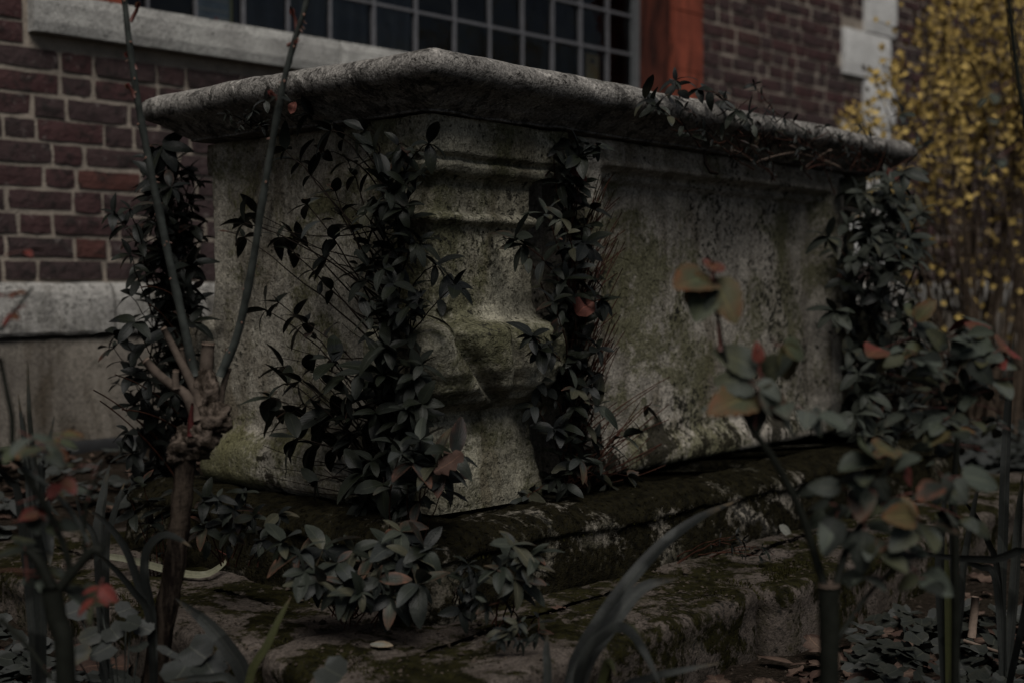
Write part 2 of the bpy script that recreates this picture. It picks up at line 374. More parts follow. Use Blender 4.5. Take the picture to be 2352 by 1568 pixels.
# ------------------------------------------------------------------ building
def in_tomb_or_hidden(x, y):
    # outline of the tomb in the picture: bricks behind it cannot be seen
    return (340 < x < 2100 and y > 240 + (0 if x < 990 else (x - 990) * .1)) or (480 < x < 2000 and y > 1200)
BR = thing('brick_building', WA, 'old red brick church building with leaded window behind the tomb', 'building', rz=WT)
def brick_variants():
    out = []
    for k in range(8):
        r = random.Random(k); nx, nz = 4, 2
        pts = []
        for i in range(nx + 1):
            row = []
            for j in range(nz + 1):
                x, z = i / nx - .5, j / nz - .5
                ed = (i in (0, nx)) + (j in (0, nz))
                x += r.uniform(-.02, .02); z += r.uniform(-.035, .035)
                row.append(Vector((x, -.5 + (.03 if ed == 1 else .07 if ed == 2 else 0) + r.uniform(-.025, .025), z)))
            pts.append(row)
        mb = MB(); mb.grid(pts)
        # sides back into the wall
        ring = [(i, 0) for i in range(nx + 1)] + [(nx, j) for j in range(1, nz + 1)] + [(i, nz) for i in range(nx - 1, -1, -1)] + [(0, j) for j in range(nz - 1, 0, -1)]
        idx = [i * (nz + 1) + j for i, j in ring]; b = len(mb.v)
        for q in idx: p = mb.v[q]; mb.v.append(Vector((p.x, .5, p.z)))
        n = len(idx)
        for q in range(n): mb.f.append((idx[q], b + q, b + (q + 1) % n, idx[(q + 1) % n]))
        out.append(mb.make('brick', MAT['brick'], False))
    return out
BV = brick_variants()
COURSE = .0745; Z0 = .752
def wpx(x, y, off=0.0):
    """photo pixel (2500 wide) -> (s, z) on the wall plane set back by off"""
    q = on_plane(x / 1.063, y / 1.063, WA - WN * off, WN) - WA; return q.dot(WD), q.z
DW = .23                                               # depth of the window reveal
WIN = dict(s0=wpx(296, 20)[0], s1=wpx(1640, 100)[0])
JR = wpx(1709, 100)[0]
QUOINS = []
zz = 1.70
for k in range(-4, 6):
    wide = k % 2 == 0
    z0 = 1.975 + k * .28
    QUOINS.append((4.955 if wide else 5.20, 5.50 if wide else 5.565, z0 + .006, z0 + .274))
def blocked(s0, s1, z0, z1):
    if s1 > WIN['s0'] - .23 and s0 < JR + .008 and z1 > 1.662: return True
    if s1 > .09 and s0 < 3.62 and z1 > 1.54 and z0 < 1.665: return True
    for a, b, c, d in QUOINS:
        if s1 > a and s0 < b and z1 > c - .01 and z0 < d + .01: return True
    return False
def build_bricks():
    rr = random.Random(3); L = []
    n = 0
    while Z0 + n * COURSE < 3.2:
        z = Z0 + n * COURSE; s = -1.4 + (.085 if n % 2 else .225) + rr.uniform(-.02, .02); k = n % 2
        while s < 9.5:
            ln = (.208 if k else .096) * rr.uniform(.94, 1.05)
            if rr.random() < .12: ln = rr.uniform(.07, .15)
            a, b = s, s + ln
            # cut bricks at the openings
            tries = 0
            while blocked(a, b, z, z + COURSE) and b - a > .05 and tries < 30:
                if not blocked(a, a + .05, z, z + COURSE): b -= .01
                else: a += .01
                tries += 1
            if not blocked(a, b, z, z + COURSE) and b - a > .045:
                L.append((a, b, z + .0085 + rr.uniform(-.0025, .002), z + COURSE - .0065 + rr.uniform(-.003, .002)))
            s += ln + rr.uniform(.012, .018); k = 1 - k
        n += 1
    def score(q):
        c = WA + WD * (q[0] + q[1]) / 2 + Vector((0, 0, (q[2] + q[3]) / 2)); p = project(c)
        if p is None or not (-60 < p[0] < 2412 and -30 < p[1] < 1600) or in_tomb_or_hidden(p[0], p[1]): return 0
        return 1 / p[2]
    L.sort(key=score, reverse=True)
    rest = MB()
    for i, (a, b, z0, z1) in enumerate(L):
        dep = .05; pr = -.0035 + rr.uniform(-.003, .003)
        mw = Matrix.Translation((((a + b) / 2, dep / 2 + pr, (z0 + z1) / 2))) @ Matrix.Rotation(rr.uniform(-.008, .008), 4, 'Y') @ Matrix.Diagonal((b - a, dep, z1 - z0, 1))
        if i < 296 and score(L[i]) > 0: add('brick', BV[rr.randrange(8)], BR, mw)
        else:
            src = BV[rr.randrange(8)]; base = len(rest.v)
            rest.v += [mw @ v.co for v in src.vertices]; rest.f += [tuple(base + x for x in p.vertices) for p in src.polygons]
    o = add('brick_courses', rest.make('brick_courses', MAT['brick'], False), BR); o['kind'] = 'stuff'
build_bricks()
def build_wall():
    # mortar core with the window opening
    mb = MB(); t0, t1 = .0035, .35; a, b, c, d = WIN['s0'] - .22, JR, 1.66, 3.2
    for (x0, x1, z0, z1) in ((-6, a, .56, 4.2), (b, 14, .56, 4.2), (a, b, .56, c), (a, b, d, 4.2)):
        nx = max(2, int((x1 - x0) / .05)); nz = max(2, int((z1 - z0) / .05))
        nx, nz = min(nx, 160), min(nz, 80)
        mb.grid([[Vector((x0 + (x1 - x0) * i / nx, t0 + .0012 * fbm((x0 + (x1 - x0) * i / nx, 0, z0 + (z1 - z0) * j / nz), 12, 3), z0 + (z1 - z0) * j / nz)) for j in range(nz + 1)] for i in range(nx + 1)])
    mb.box(-6, a, .02, t1, .0, 4.2); mb.box(b, 14, .02, t1, 0, 4.2); mb.box(a + .001, b - .001, .02, t1, 0, c - .002); mb.box(a + .001, b - .001, .02, t1, d + .002, 4.2)
    add('mortar_wall', mb.make('mortar_wall', MAT['mortar']), BR)
    # gauged brick jambs either side of the window: pieces of three or four courses
    rr = random.Random(8)
    for side, s0, s1 in (('l', WIN['s0'] - .22, WIN['s0'] - .002), ('r', WIN['s1'], JR - .002)):
        z = 1.668
        while z < 3.15:
            h = COURSE * 2 - .003; q = MB(); g = .0012
            q.box(s0, s1, -.020 + rr.uniform(-.002, .002), DW + .03, z + g, z + h)
            me = q.make('jamb_brick', MAT['rubbed'], False); add('jamb_brick', me, BR); z += h + g
    # sill
    def rough_box(x0, x1, y0, y1, z0, z1, amp=.003, st=.03):
        m = MB(); nx = max(2, int((x1 - x0) / st)); nz = max(2, int((z1 - z0) / st)); bv = .006
        def P(i, j):
            x = x0 + (x1 - x0) * i / nx; z = z0 + (z1 - z0) * j / nz
            e = (i in (0, nx)) + (j in (0, nz))
            return Vector((x, y0 + bv * e + amp * fbm((x, 1.3, z), 9, 4), z))
        pts = [[P(i, j) for j in range(nz + 1)] for i in range(nx + 1)]; m.grid(pts)
        m.grid([[pts[0][j] for j in range(nz + 1)], [Vector((x0, y1, z0 + (z1 - z0) * j / nz)) for j in range(nz + 1)]], flip=True)
        m.grid([[pts[nx][j] for j in range(nz + 1)], [Vector((x1, y1, z0 + (z1 - z0) * j / nz)) for j in range(nz + 1)]])
        m.grid([[pts[i][nz] for i in range(nx + 1)], [Vector((x0 + (x1 - x0) * i / nx, y1, z1)) for i in range(nx + 1)]], flip=True)
        m.grid([[pts[i][0] for i in range(nx + 1)], [Vector((x0 + (x1 - x0) * i / nx, y1, z0)) for i in range(nx + 1)]])
        return m
    sills = ((.105, 1.285), (1.29, 2.45), (2.455, 3.62))
    for a0, a1 in sills: add('sill_stone', rough_box(a0, a1, -.05, DW + .08, 1.540, 1.665).make('sill_stone', MAT['ashlar'], False), BR)
    for a0, b0, z0, z1 in QUOINS:
        if z1 > .8: add('quoin_stone', rough_box(a0, b0, -.03, .2, max(z0, .77), z1, .001, .06).make('quoin_stone', MAT['quoin'], False), BR)
    # plinth course with a chamfer, stone by stone, and the rendered footing below
    s = -2.2; rr = random.Random(2)
    cuts = [-2.2, -1.25, -.42, .353, 1.3, 2.2, 3.1, 4.0, 4.9, 5.9, 6.8, 7.7, 8.6, 9.5]
    for a0, b0 in zip(cuts[:-1], cuts[1:]):
        m = MB(); nx = max(4, int((b0 - a0) / .04)); g = .004
        prof = [(.01, .752), (-.030, .748), (-.045, .738), (-.055, .72), (-.060, .70), (-.064, .66), (-.066, .62), (-.067, .595), (-.062, .584), (.05, .580)]
        def P(i, k):
            x = a0 + g + (b0 - a0 - 2 * g) * i / nx; y, z = prof[k]
            n = fbm((x, 5, z), 8, 4); n2 = fbm((x, 9, z), 30, 3)
            return Vector((x, y + (.006 * n + .003 * n2 if 0 < k < len(prof) - 1 else 0) + (.004 if i in (0, nx) else 0), z + .003 * n))
        pts = [[P(i, k) for k in range(len(prof))] for i in range(nx + 1)]; m.grid(pts, flip=True)
        m.f.append(tuple(range(len(prof)))[::-1]); bb = nx * len(prof); m.f.append(tuple(bb + k for k in range(len(prof))))
        add('plinth_stone', m.make('plinth_stone', MAT['ledge'], False), BR)
    m = MB(); nx = 180
    m.grid([[Vector((-2.5 + 12 * i / nx, y + .004 * fbm((-2.5 + 12 * i / nx, 2, z), 6, 4), z)) for y, z in ((.02, .582), (-.035, .579), (-.046, .57), (-.05, .50), (-.052, .40), (-.053, .30), (-.054, .1), (-.05, -.1))] for i in range(nx + 1)], flip=True)
    add('footing', m.make('footing', MAT['render']), BR)
    # black drain channel at the foot
    m = MB(); m.grid([[Vector((-2.5 + 12 * i / 60, y, z)) for y, z in ((-.056, .238), (-.068, .244), (-.076, .236), (-.078, .20), (-.078, .05))] for i in range(61)], flip=True)
    add('drain_edge', m.make('drain_edge', MAT['gutter']), BR)
build_wall()
def build_window():
    D = DW
    root = bpy.data.objects.new('window', None); col.objects.link(root); root.parent = BR; root.empty_display_size = .1
    V = [wpx(x, 60, D)[0] for x in (242, 357, 475, 591, 700, 802, 909, 1011.6, 1105.9, 1191.6, 1271.8, 1345.3, 1414, 1480, 1538)]
    zb = (wpx(910.6, 9, D)[1] + wpx(1532, 134.7, D)[1]) / 2; dz = (wpx(1363, 0, D)[1] + wpx(1532, 41, D)[1]) / 2 - zb
    L0, R0 = V[0] - .02, WIN['s1'] - .001; zs = 1.668; Hz = [zs + .02] + [zb + dz * k for k in range(7)]; ZT = Hz[-1]
    fr = MB(); fr.box(L0 - .04, V[0], D - .03, D + .04, zs, ZT + .04); fr.box(V[-1], R0, D - .03, D + .04, zs, ZT + .04); fr.box(V[0] + .0002, V[-1] - .0002, D - .028, D + .04, zs, Hz[0]); fr.box(V[0] + .0002, V[-1] - .0002, D - .028, D + .04, ZT, ZT + .04)
    add('window_frame', fr.make('window_frame', MAT['frame'], False), root)
    for s in V[1:-1]:
        m = MB(); m.box(s - .0055, s + .0055, D - .016, D + .012, Hz[0], ZT); add('glazing_bar', m.make('glazing_bar', MAT['lead'], False), root)
    for z in Hz[1:-1]:
        m = MB(); m.box(V[0], V[-1], D - .0135, D + .010, z - .0055, z + .0055); add('glazing_bar', m.make('glazing_bar', MAT['lead'], False), root)
    rr = random.Random(5); sx = V
    for i in range(len(sx) - 1):
        for j in range(len(Hz) - 1):
            a, b, c, d = sx[i], sx[i + 1], Hz[j], Hz[j + 1]
            m = MB(); tx, tz = rr.uniform(-.005, .005), rr.uniform(-.006, .006)
            m.v = [Vector((a, D + tx, c)), Vector((b, D - tx, c + 0)), Vector((b, D - tx + tz, d)), Vector((a, D + tx + tz, d))]; m.f = [(0, 1, 2, 3)]
            add('pane', m.make('pane', MAT['glass'], False), root)
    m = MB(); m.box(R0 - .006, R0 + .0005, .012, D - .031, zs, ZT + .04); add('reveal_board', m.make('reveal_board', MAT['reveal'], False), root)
    # dim room behind
    m = MB(); a, b, c, d, y0, y1 = -.6, 4.4, .5, 3.6, .36, 3.0
    for q in (((a, y1, c), (b, y1, c), (b, y1, d), (a, y1, d)), ((a, y0, c), (a, y1, c), (a, y1, d), (a, y0, d)), ((b, y0, c), (b, y1, c), (b, y1, d), (b, y0, d)), ((a, y0, c), (b, y0, c), (b, y1, c), (a, y1, c)), ((a, y0, d), (b, y0, d), (b, y1, d), (a, y1, d))):
        n = len(m.v); m.v += [Vector(x) for x in q]; m.f.append((n, n + 1, n + 2, n + 3))
    add('room', m.make('room', MAT['inside'], False), BR)
    # folded grey sheet added inside, standing in for reflections in the left panes
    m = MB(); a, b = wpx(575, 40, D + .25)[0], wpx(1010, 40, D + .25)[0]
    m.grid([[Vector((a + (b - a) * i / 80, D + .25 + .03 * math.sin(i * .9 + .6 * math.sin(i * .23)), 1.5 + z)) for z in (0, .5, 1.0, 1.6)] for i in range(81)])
    o = bpy.data.objects.new('curtain', m.make('curtain', MAT['curtain'])); col.objects.link(o); o.location = WA; o.rotation_euler = (0, 0, WT); tag(o, 'dim blue grey sheet added behind the left panes of the leaded window as their reflection', 'curtain')
    # notices behind the glass
    def sheet(name, s0, s1, z0, z1, y, mat, label):
        m = MB(); m.box(s0, s1, y, y + .002, z0, z1); o = bpy.data.objects.new(name, m.make(name, MAT[mat], False)); col.objects.link(o)
        o.location = WA; o.rotation_euler = (0, 0, WT); tag(o, label, 'notice'); return o
    def strip(parent, name, s0, s1, z0, z1, y, mat):
        m = MB(); m.box(s0, s1, y - .001, y + .001, z0, z1); add(name, m.make(name, MAT[mat], False), parent)
    a, z0 = wpx(474, 58, D + .02); b, z1 = wpx(567, 58, D + .02); z0 = wpx(520, 62, D + .02)[1]
    p = sheet('paper_notice', a, b, z0, z0 + .36, D + .02, 'paper', 'pale blue printed notice taped inside the window above the sill')
    strip(p, 'yellow_margin', b - .012, b + .001, z0 + .001, z0 + .359, D + .0185, 'paper_yellow'); strip(p, 'white_box', b - .08, b - .016, z0 + .006, z0 + .034, D + .0185, 'paper_white'); strip(p, 'red_mark', b - .078, b - .064, z0 + .012, z0 + .030, D + .0165, 'paper_red')
    for k in range(7): strip(p, 'print_band', a + .008, b - .02, z0 + .05 + .04 * k, z0 + .060 + .04 * k, D + .0185, 'paper_white')
    a = wpx(1430, 150, D + .02)[0]; b, z1 = wpx(1462, 136, D + .02)
    p = sheet('paper_card', a, b, z1 - .13, z1, D + .02, 'paper_tan', 'small tan card stuck inside the lower window pane near the red jamb')
    strip(p, 'dark_mark', a + (b - a) * .35, a + (b - a) * .65, z1 - .045, z1 - .025, D + .0185, 'paper_ink')
build_window()

# ==================================================================  THE TOMB
TB = thing('chest_tomb', TC, 'weathered limestone chest tomb with moulded slab and corner baluster on a mossy step', 'tomb', rz=TH)
def rrect(x0, x1, y0, y1, r, nl, ns_, nc=6):
    """closed loop, counter clockwise, equal count for every call"""
    out = []
    def side(a, b, n):
        for i in range(n): t = i / n; out.append((a[0] + (b[0] - a[0]) * t, a[1] + (b[1] - a[1]) * t))
    def arc(cx, cy, a0):
        for i in range(nc): t = a0 + (math.pi / 2) * i / nc; out.append((cx + r * math.cos(t), cy + r * math.sin(t)))
    side((x0 + r, y0), (x1 - r, y0), nl); arc(x1 - r, y0 + r, -math.pi / 2)
    side((x1, y0 + r), (x1, y1 - r), ns_); arc(x1 - r, y1 - r, 0)
    side((x1 - r, y1), (x0 + r, y1), nl); arc(x0 + r, y1 - r, math.pi / 2)
    side((x0, y1 - r), (x0, y0 + r), ns_); arc(x0 + r, y0 + r, math.pi)
    return out
def swept(name, x0, x1, y0, y1, prof, mat, amp, freq, nl=110, ns_=50, r0=.035, skew=None, close_top=True, extra=None):
    pts = []
    for ins, z in prof:
        loop = rrect(x0 + ins, x1 - ins, y0 + ins, y1 - ins, max(.006, r0 - ins * .25), nl, ns_)
        row = []
        for x, y in loop:
            p = Vector((x, y, z))
            if skew: p = skew(p)
            n = Vector((fbm(p + Vector((7, 0, 0)), freq), fbm(p + Vector((0, 7, 0)), freq), fbm(p + Vector((0, 0, 7)), freq))) * amp
            n += Vector((fbm(p, freq * 4.5, 3), fbm(p + Vector((3, 0, 0)), freq * 4.5, 3), fbm(p + Vector((0, 0, 3)), freq * 4.5, 3))) * amp * .45
            p = p + n
            if extra: p = extra(p)
            row.append(p)
        pts.append(row)
    mb = MB(); mb.grid(pts, closed_v=True, flip=True)
    n = len(pts[0]); last = (len(prof) - 1) * n
    if close_top:
        mb.f.append(tuple(range(n))); mb.f.append(tuple(last + i for i in range(n))[::-1])
    return mb.make(name, mat)
def smooth_prof(p, n):
    return [(q.x, q.y) for q in spline([Vector((a, b, 0)) for a, b in p], n)]
prof = smooth_prof([(.30, 1.196), (.10, 1.193), (.045, 1.189), (.018, 1.182), (.004, 1.168), (0, 1.154), (.004, 1.140), (.012, 1.131), (.024, 1.125), (.036, 1.119), (.048, 1.112), (.060, 1.104), (.070, 1.096), (.082, 1.089), (.090, 1.084), (.094, 1.080), (.16, 1.0785)], 48)
add('slab', swept('slab', 0, 2.145, 0, .98, prof, MAT['slab'], .0038, 4.2, r0=.026), TB)

def panel(name, O, A, N, s0, s1, z0, z1, off, thick, mat, amp=.003, st=.014, edge=.008, parent=None):
    """O + A*s + up*z - N*off(s,z): a slab with a shaped front, N the outward normal"""
    ns_, nz_ = max(6, int((s1 - s0) / st)), max(6, int((z1 - z0) / st)); mb = MB(); pts = []
    for i in range(ns_ + 1):
        row = []
        for j in range(nz_ + 1):
            s, z = s0 + (s1 - s0) * i / ns_, z0 + (z1 - z0) * j / nz_
            e = edge * ((i in (0, ns_)) + (j in (0, nz_)))
            d = off(s, z) - e + amp * fbm((s, z, off(s, z) * 3), 6, 4) + amp * .4 * fbm((s, z, 5), 32, 3)
            if i in (0, ns_): s += .006 * fbm((z, s, 1), 14, 4)
            row.append(O + A * s + Vector((0, 0, z)) + N * d)
        pts.append(row)
    fl = A.cross(Vector((0, 0, 1))).dot(N) < 0
    mb.grid(pts, flip=fl)
    ring = [pts[i][0] for i in range(ns_ + 1)] + [pts[ns_][j] for j in range(1, nz_ + 1)] + [pts[i][nz_] for i in range(ns_ - 1, -1, -1)] + [pts[0][j] for j in range(nz_ - 1, 0, -1)]
    back = [p - N * (N.dot(p - O) + thick) for p in ring]
    mb.grid([ring + [ring[0]], back + [back[0]]], flip=fl)
    return add(name, mb.make(name, mat), parent or TB)
def sst(a, b, x): t = max(0, min(1, (x - a) / (b - a))); return t * t * (3 - 2 * t)
X, Y = Vector((1, 0, 0)), Vector((0, 1, 0))
# long side panel: raised frame with a double moulding along the top, swelling base
def side_off(s, z):
    fr = max(sst(1.008, 1.015, z), sst(1.755, 1.768, s), 1 - sst(.655, .668, s))
    step = .45 * max(sst(.986, .992, z), sst(1.735, 1.745, s) if z > .36 else 0)
    base = 1 - sst(.335, .39, z)
    d = .046 * max(fr, step) * (1 - base) - .012 * math.exp(-((z - 1.004) / .006) ** 2) * (1 if .66 < s < 1.76 else 0) + .010 * math.exp(-((z - 1.022) / .006) ** 2) * (1 if s < 1.80 else 0)
    d += .036 * base * (1 - .35 * (1 - sst(.265, .30, z)))
    d += .004 * math.exp(-((z - .40) / .012) ** 2)
    for cs, cz, r, a in ((1.22, .70, .016, .022), (1.235, .665, .012, .02), (1.23, .62, .014, .018), (1.50, .93, .018, .008), (.86, .99, .02, .006)):
        d -= a * math.exp(-(((s - cs) / r) ** 2 + ((z - cz) / (r * 2)) ** 2))
    return d
panel('side_panel', Vector((0, .152, 0)), X, -Y, .60, 1.86, .301, 1.0775, side_off, .09, MAT['chest'], .0030, .0085)
def back_off(s, z): return 0
panel('side_panel', Vector((0, .81, 0)), X, Y, .40, 1.86, .268, 1.0775, back_off, .09, MAT['chest'], .003, .05)
def end_off(s, z):
    b = 1 - sst(.36, .43, z)
    d = .045 * b * (1 - .4 * (1 - sst(.28, .32, z)))
    d -= .010 * math.exp(-((z - .93 + .02 * math.sin(s * 30)) / .004) ** 2) * sst(.78, .80, s)
    d += .012 * fbm((s * 1.0, z, 2), 2.5, 2)
    return d
panel('end_panel', Vector((.125, 0, 0)), Y, -X, .285, .858, .285, 1.0775, end_off, .09, MAT['end'], .0045, .011)
panel('end_panel', Vector((1.97, 0, 0)), Y, X, .22, .75, .285, 1.0775, back_off, .09, MAT['end'], .003, .05)
# inner core
m = MB(); m.box(.24, 1.86, .24, .70, .25, 1.074); add('core', m.make('core', MAT['chest'], False), TB)

def baluster(name, x0, y0, px, py, sx=1, sy=1, amp=.0045, carve=True, mat='baluster'):
    """corner baluster: outer faces at x0,y0 ; px,py profiles of the far edges"""
    key = [(.27, .0, .445, .26), (.30, -.002, .445, .26), (.34, -.006, .442, .26), (.38, -.014, .436, .255), (.42, -.022, .432, .25), (.455, -.028, .43, .245), (.478, -.034, .428, .24), (.490, -.032, .43, .24), (.498, -.012, .44, .245), (.515, .014, .458, .26), (.545, .038, .482, .275), (.58, .050, .498, .285), (.625, .054, .503, .285), (.652, .050, .50, .28), (.664, .036, .485, .275), (.672, .010, .46, .268), (.682, -.010, .445, .258), (.71, -.022, .437, .255), (.79, -.028, .432, .25), (.85, -.031, .43, .245), (.866, -.028, .432, .245), (.874, -.012, .445, .255), (.886, -.014, .445, .255), (.893, -.032, .432, .25), (.95, -.034, .432, .25), (.960, -.028, .44, .25), (.972, -.008, .475, .26), (.986, -.003, .49, .264), (.994, -.016, .48, .26), (1.000, -.014, .48, .26), (1.006, .002, .528, .275), (1.03, .003, .532, .275), (1.0765, .002, .53, .275)]
    def at(z):
        for a, b in zip(key[:-1], key[1:]):
            if a[0] <= z <= b[0]:
                t = (z - a[0]) / (b[0] - a[0]); t = t * t * (3 - 2 * t) if b[0] - a[0] > .012 else t
                return [a[i] + (b[i] - a[i]) * t for i in (1, 2, 3)]
        return key[-1][1:]
    pts = []; nz = 150
    for k in range(nz + 1):
        z = .27 + (1.0765 - .27) * k / nz; o, xe, ye = at(z)
        xe = .10 + (xe - .10) * px; ye = .10 + (ye - .10) * py
        bul = sst(.48, .56, z) * (1 - sst(.65, .70, z))
        r = .014 + .062 * bul
        loop = rrect(.10 - o, xe, .10 - o, ye, r, 44, 22, 8); row = []
        for x, y in loop:
            p = Vector((x, y, z)); d = 0
            if carve and bul > .01:
                # carved leaf: a slanting channel across the corner between two lobes, then upright flutes
                a = (x - .10) - (y - .10)          # runs from the end face (negative) round to the side (positive)
                c = .075 + (.65 - z) * .85
                g = math.exp(-((a - c) / .022) ** 2) * sst(.49, .53, z)
                d = .030 * g
                d += .020 * math.exp(-((a - .25) / .02) ** 2) * bul + .016 * math.exp(-((a + .13) / .016) ** 2) * bul
                d -= .010 * math.exp(-((a - c + .085) / .06) ** 2) * bul + .008 * math.exp(-((a - c - .095) / .055) ** 2) * bul
            cdir = Vector((x - (.10 + xe) / 2, y - (.10 + ye) / 2, 0)); 
            inw = Vector((1 if x < .10 - o + r else -1 if x > xe - r else 0, 1 if y < .10 - o + r else -1 if y > ye - r else 0, 0))
            if inw.length > 0: p += inw.normalized() * d
            p += Vector((fbm(p + Vector((7, 0, 0)), 9), fbm(p + Vector((0, 7, 0)), 9), .6 * fbm(p + Vector((0, 0, 7)), 9))) * amp
            p += Vector((fbm(p, 38, 3), fbm(p + Vector((3, 0, 0)), 38, 3), 0)) * amp * .4
            q = p.copy(); 
            row.append(Vector((x0 + sx * (q.x - .10), y0 + sy * (q.y - .10), q.z)))
        pts.append(row)
    mb = MB(); mb.grid(pts, closed_v=True, flip=(sx * sy < 0)); n = len(pts[0])
    mb.f.append(tuple(range(n))); mb.f.append(tuple(nz * n + i for i in range(n)))
    return add(name, mb.make(name, MAT[mat]), TB)
baluster('corner_baluster', .10, .10, 1, 1)
baluster('corner_baluster', .145, .900, .45, .40, 1, -1, mat='end', carve=False)
baluster('corner_baluster', 1.99, .10, .16, .6, -1, 1, carve=False)
baluster('corner_baluster', 1.99, .83, .16, .6, -1, -1, carve=False)
# plinth stone and the step stones
pp = smooth_prof([(.14, .289), (.09, .292), (.055, .287), (.03, .275), (.012, .262), (.006, .246), (.014, .236), (.010, .215), (.004, .19), (.0, .17), (-.004, .15), (-.004, .132)], 30)
def skew(p): q = p.copy(); q.y -= .05 * max(0, p.x) * (1 if p.y < .4 else -.2); return q
add('plinth', swept('plinth', -.055, 2.16, -.055, .99, pp, MAT['plinth'], .010, 6, r0=.05, skew=skew), TB)
def step_stone(x0, x1, y0, y1, dz=0, seed=0, r=.03):
    hm = min(x1 - x0, y1 - y0) / 2
    sp = smooth_prof([(hm * .97, .140 + dz), (hm * .75, .140 + dz), (hm * .5, .1395 + dz), (.08, .139 + dz), (.03, .139 + dz), (.012, .136 + dz), (.004, .128 + dz), (0, .112 + dz), (.004, .08), (.002, .04), (.004, -.03), (.01, -.06)], 34)
    nl, nn = max(12, int((x1 - x0) / .014)), max(12, int((y1 - y0) / .014))
    me = swept('step_stone', x0, x1, y0, y1, sp, MAT['step'], .0075, 4.5, nl, nn, r0=r)
    o = add('step_stone', me, TB); return o
YS = -.37
for k, (a, b) in enumerate(((-.375, .585), (.592, 1.48), (1.487, 2.46))): step_stone(a, b, YS - .012 * (k == 1) - .02 * k, .06, -.004 * (k % 2), k, .05)
for k, (a, b) in enumerate(((.068, .66), (.668, 1.28))): step_stone(-.375 + .008 * k, .05, a, b, -.006 * k, 5 + k)
m = MB(); m.box(.03, 2.3, .03, 1.2, -.05, .13); add('step_fill', m.make('step_fill', MAT['step'], False), TB)
def moss_tufts():
    rr = random.Random(12); mb = MB()
    def tuft(p, h, n=5):
        for _ in range(n):
            a = rr.uniform(0, 6.28); l = h * rr.uniform(.5, 1.2); q = p + Vector((rr.gauss(0, .004), rr.gauss(0, .004), 0))
            d = Vector((math.cos(a), math.sin(a), 0)); b = len(mb.v)
            mb.v += [q - d.cross(Vector((0, 0, 1))) * .0012, q + d.cross(Vector((0, 0, 1))) * .0012, q + d * l * .45 + Vector((0, 0, l))]; mb.f.append((b, b + 1, b + 2))
    for _ in range(5200):
        s = rr.uniform(-.36, 2.3); e = abs(rr.gauss(0, .045)); 
        if fbm((s, 0, 0), 4.5, 4) + .35 - e * 4 < .1: continue
        y = YS + .02 + e; tuft(Vector((s, y - .02 * (s > .6), .136 - max(0, .03 - e) * .8)), .006)
    for _ in range(1500):
        s = rr.uniform(-.3, .9); e = abs(rr.gauss(0, .05))
        if fbm((4, s, 0), 4.5, 4) + .3 - e * 4 < .1: continue
        tuft(Vector((-.355 + e, s, .136 - max(0, .03 - e) * .8)), .006)
    for _ in range(3200):
        s = rr.uniform(-.05, 2.1); e = rr.uniform(0, .07)
        if fbm((s * 2, e * 3, 9), 4, 4) < .0: continue
        tuft(Vector((s, -.045 + e - .05 * max(0, s), .235 + e * .42)), .005)
    o = add('moss', mb.make('moss', MAT['moss'], False), TB); o['kind'] = 'stuff'
moss_tufts()

# ==================================================================  PLANTS
def leaf_mesh(name, width, droop, fold, mat, nseg=6, shape='ellipse', serr=0, curl=0, seed=0, twist=0):
    """unit-length leaf along +x, normal +z"""
    r = random.Random(seed); v, f, uv = [], [], []
    for i in range(nseg + 1):
        t = i / nseg
        if shape == 'ellipse': wd = width * .5 * (math.sin(math.pi * min(1, t ** .88 * .975 + .012)) ** .66)
        elif shape == 'ovate': wd = width * .5 * (math.sin(math.pi * min(1, t ** .66 * .975 + .02)) ** .62)
        elif shape == 'round': wd = width * .5 * math.sqrt(max(0, 1 - (2 * t - 1) ** 2)) if 0 < t < 1 else .01
        else: wd = width * .5 * (1 - t ** 3)
        if serr and 0 < i < nseg: wd *= 1 + serr * (1 if i % 2 else -1)
        z0 = -droop * t * t + curl * math.sin(t * 9 + seed)
        x = t * (1 - .35 * abs(droop) * t)
        tw = twist * t
        for k, u in enumerate((-1, -.5, 0, .5, 1)):
            y = wd * u; z = z0 + fold * abs(u) * wd + r.uniform(-.008, .008) + curl * u * u * .5
            v.append((x, y * math.cos(tw) - 0 * z, z + y * math.sin(tw))); uv.append((.5 + u * .5, t))
    for i in range(nseg):
        for k in range(4):
            a = i * 5 + k; f.append((a, a + 5, a + 6, a + 1))
    return mesh(name, v, f, mat, True, uv)
def heart_mesh(name, mat, seed, lobes=0):
    r = random.Random(seed); v, f, uv = [(0, 0, 0)], [], [(.5, .5)]; n = 18
    for ring, q in enumerate((.55, 1)):
        for i in range(n):
            a = 2 * math.pi * i / n
            rad = .5 * (1 - .55 * max(0, math.cos(a)) ** 10) * (1 + lobes * .14 * math.cos(a * 5 + .5)) * (1 + .05 * (-1) ** i) * q
            x, y = -rad * math.cos(a), rad * math.sin(a) * 1.02
            v.append((x, y, .22 * q * q * (.3 + .2 * math.sin(2 * a + seed)) * .5 + r.uniform(-.012, .012))); uv.append((.5 + y, .5 + x))
    for i in range(n):
        f.append((0, 1 + i, 1 + (i + 1) % n)); f.append((1 + i, 1 + n + i, 1 + n + (i + 1) % n, 1 + (i + 1) % n))
    return mesh(name, v, f, mat, True, uv)
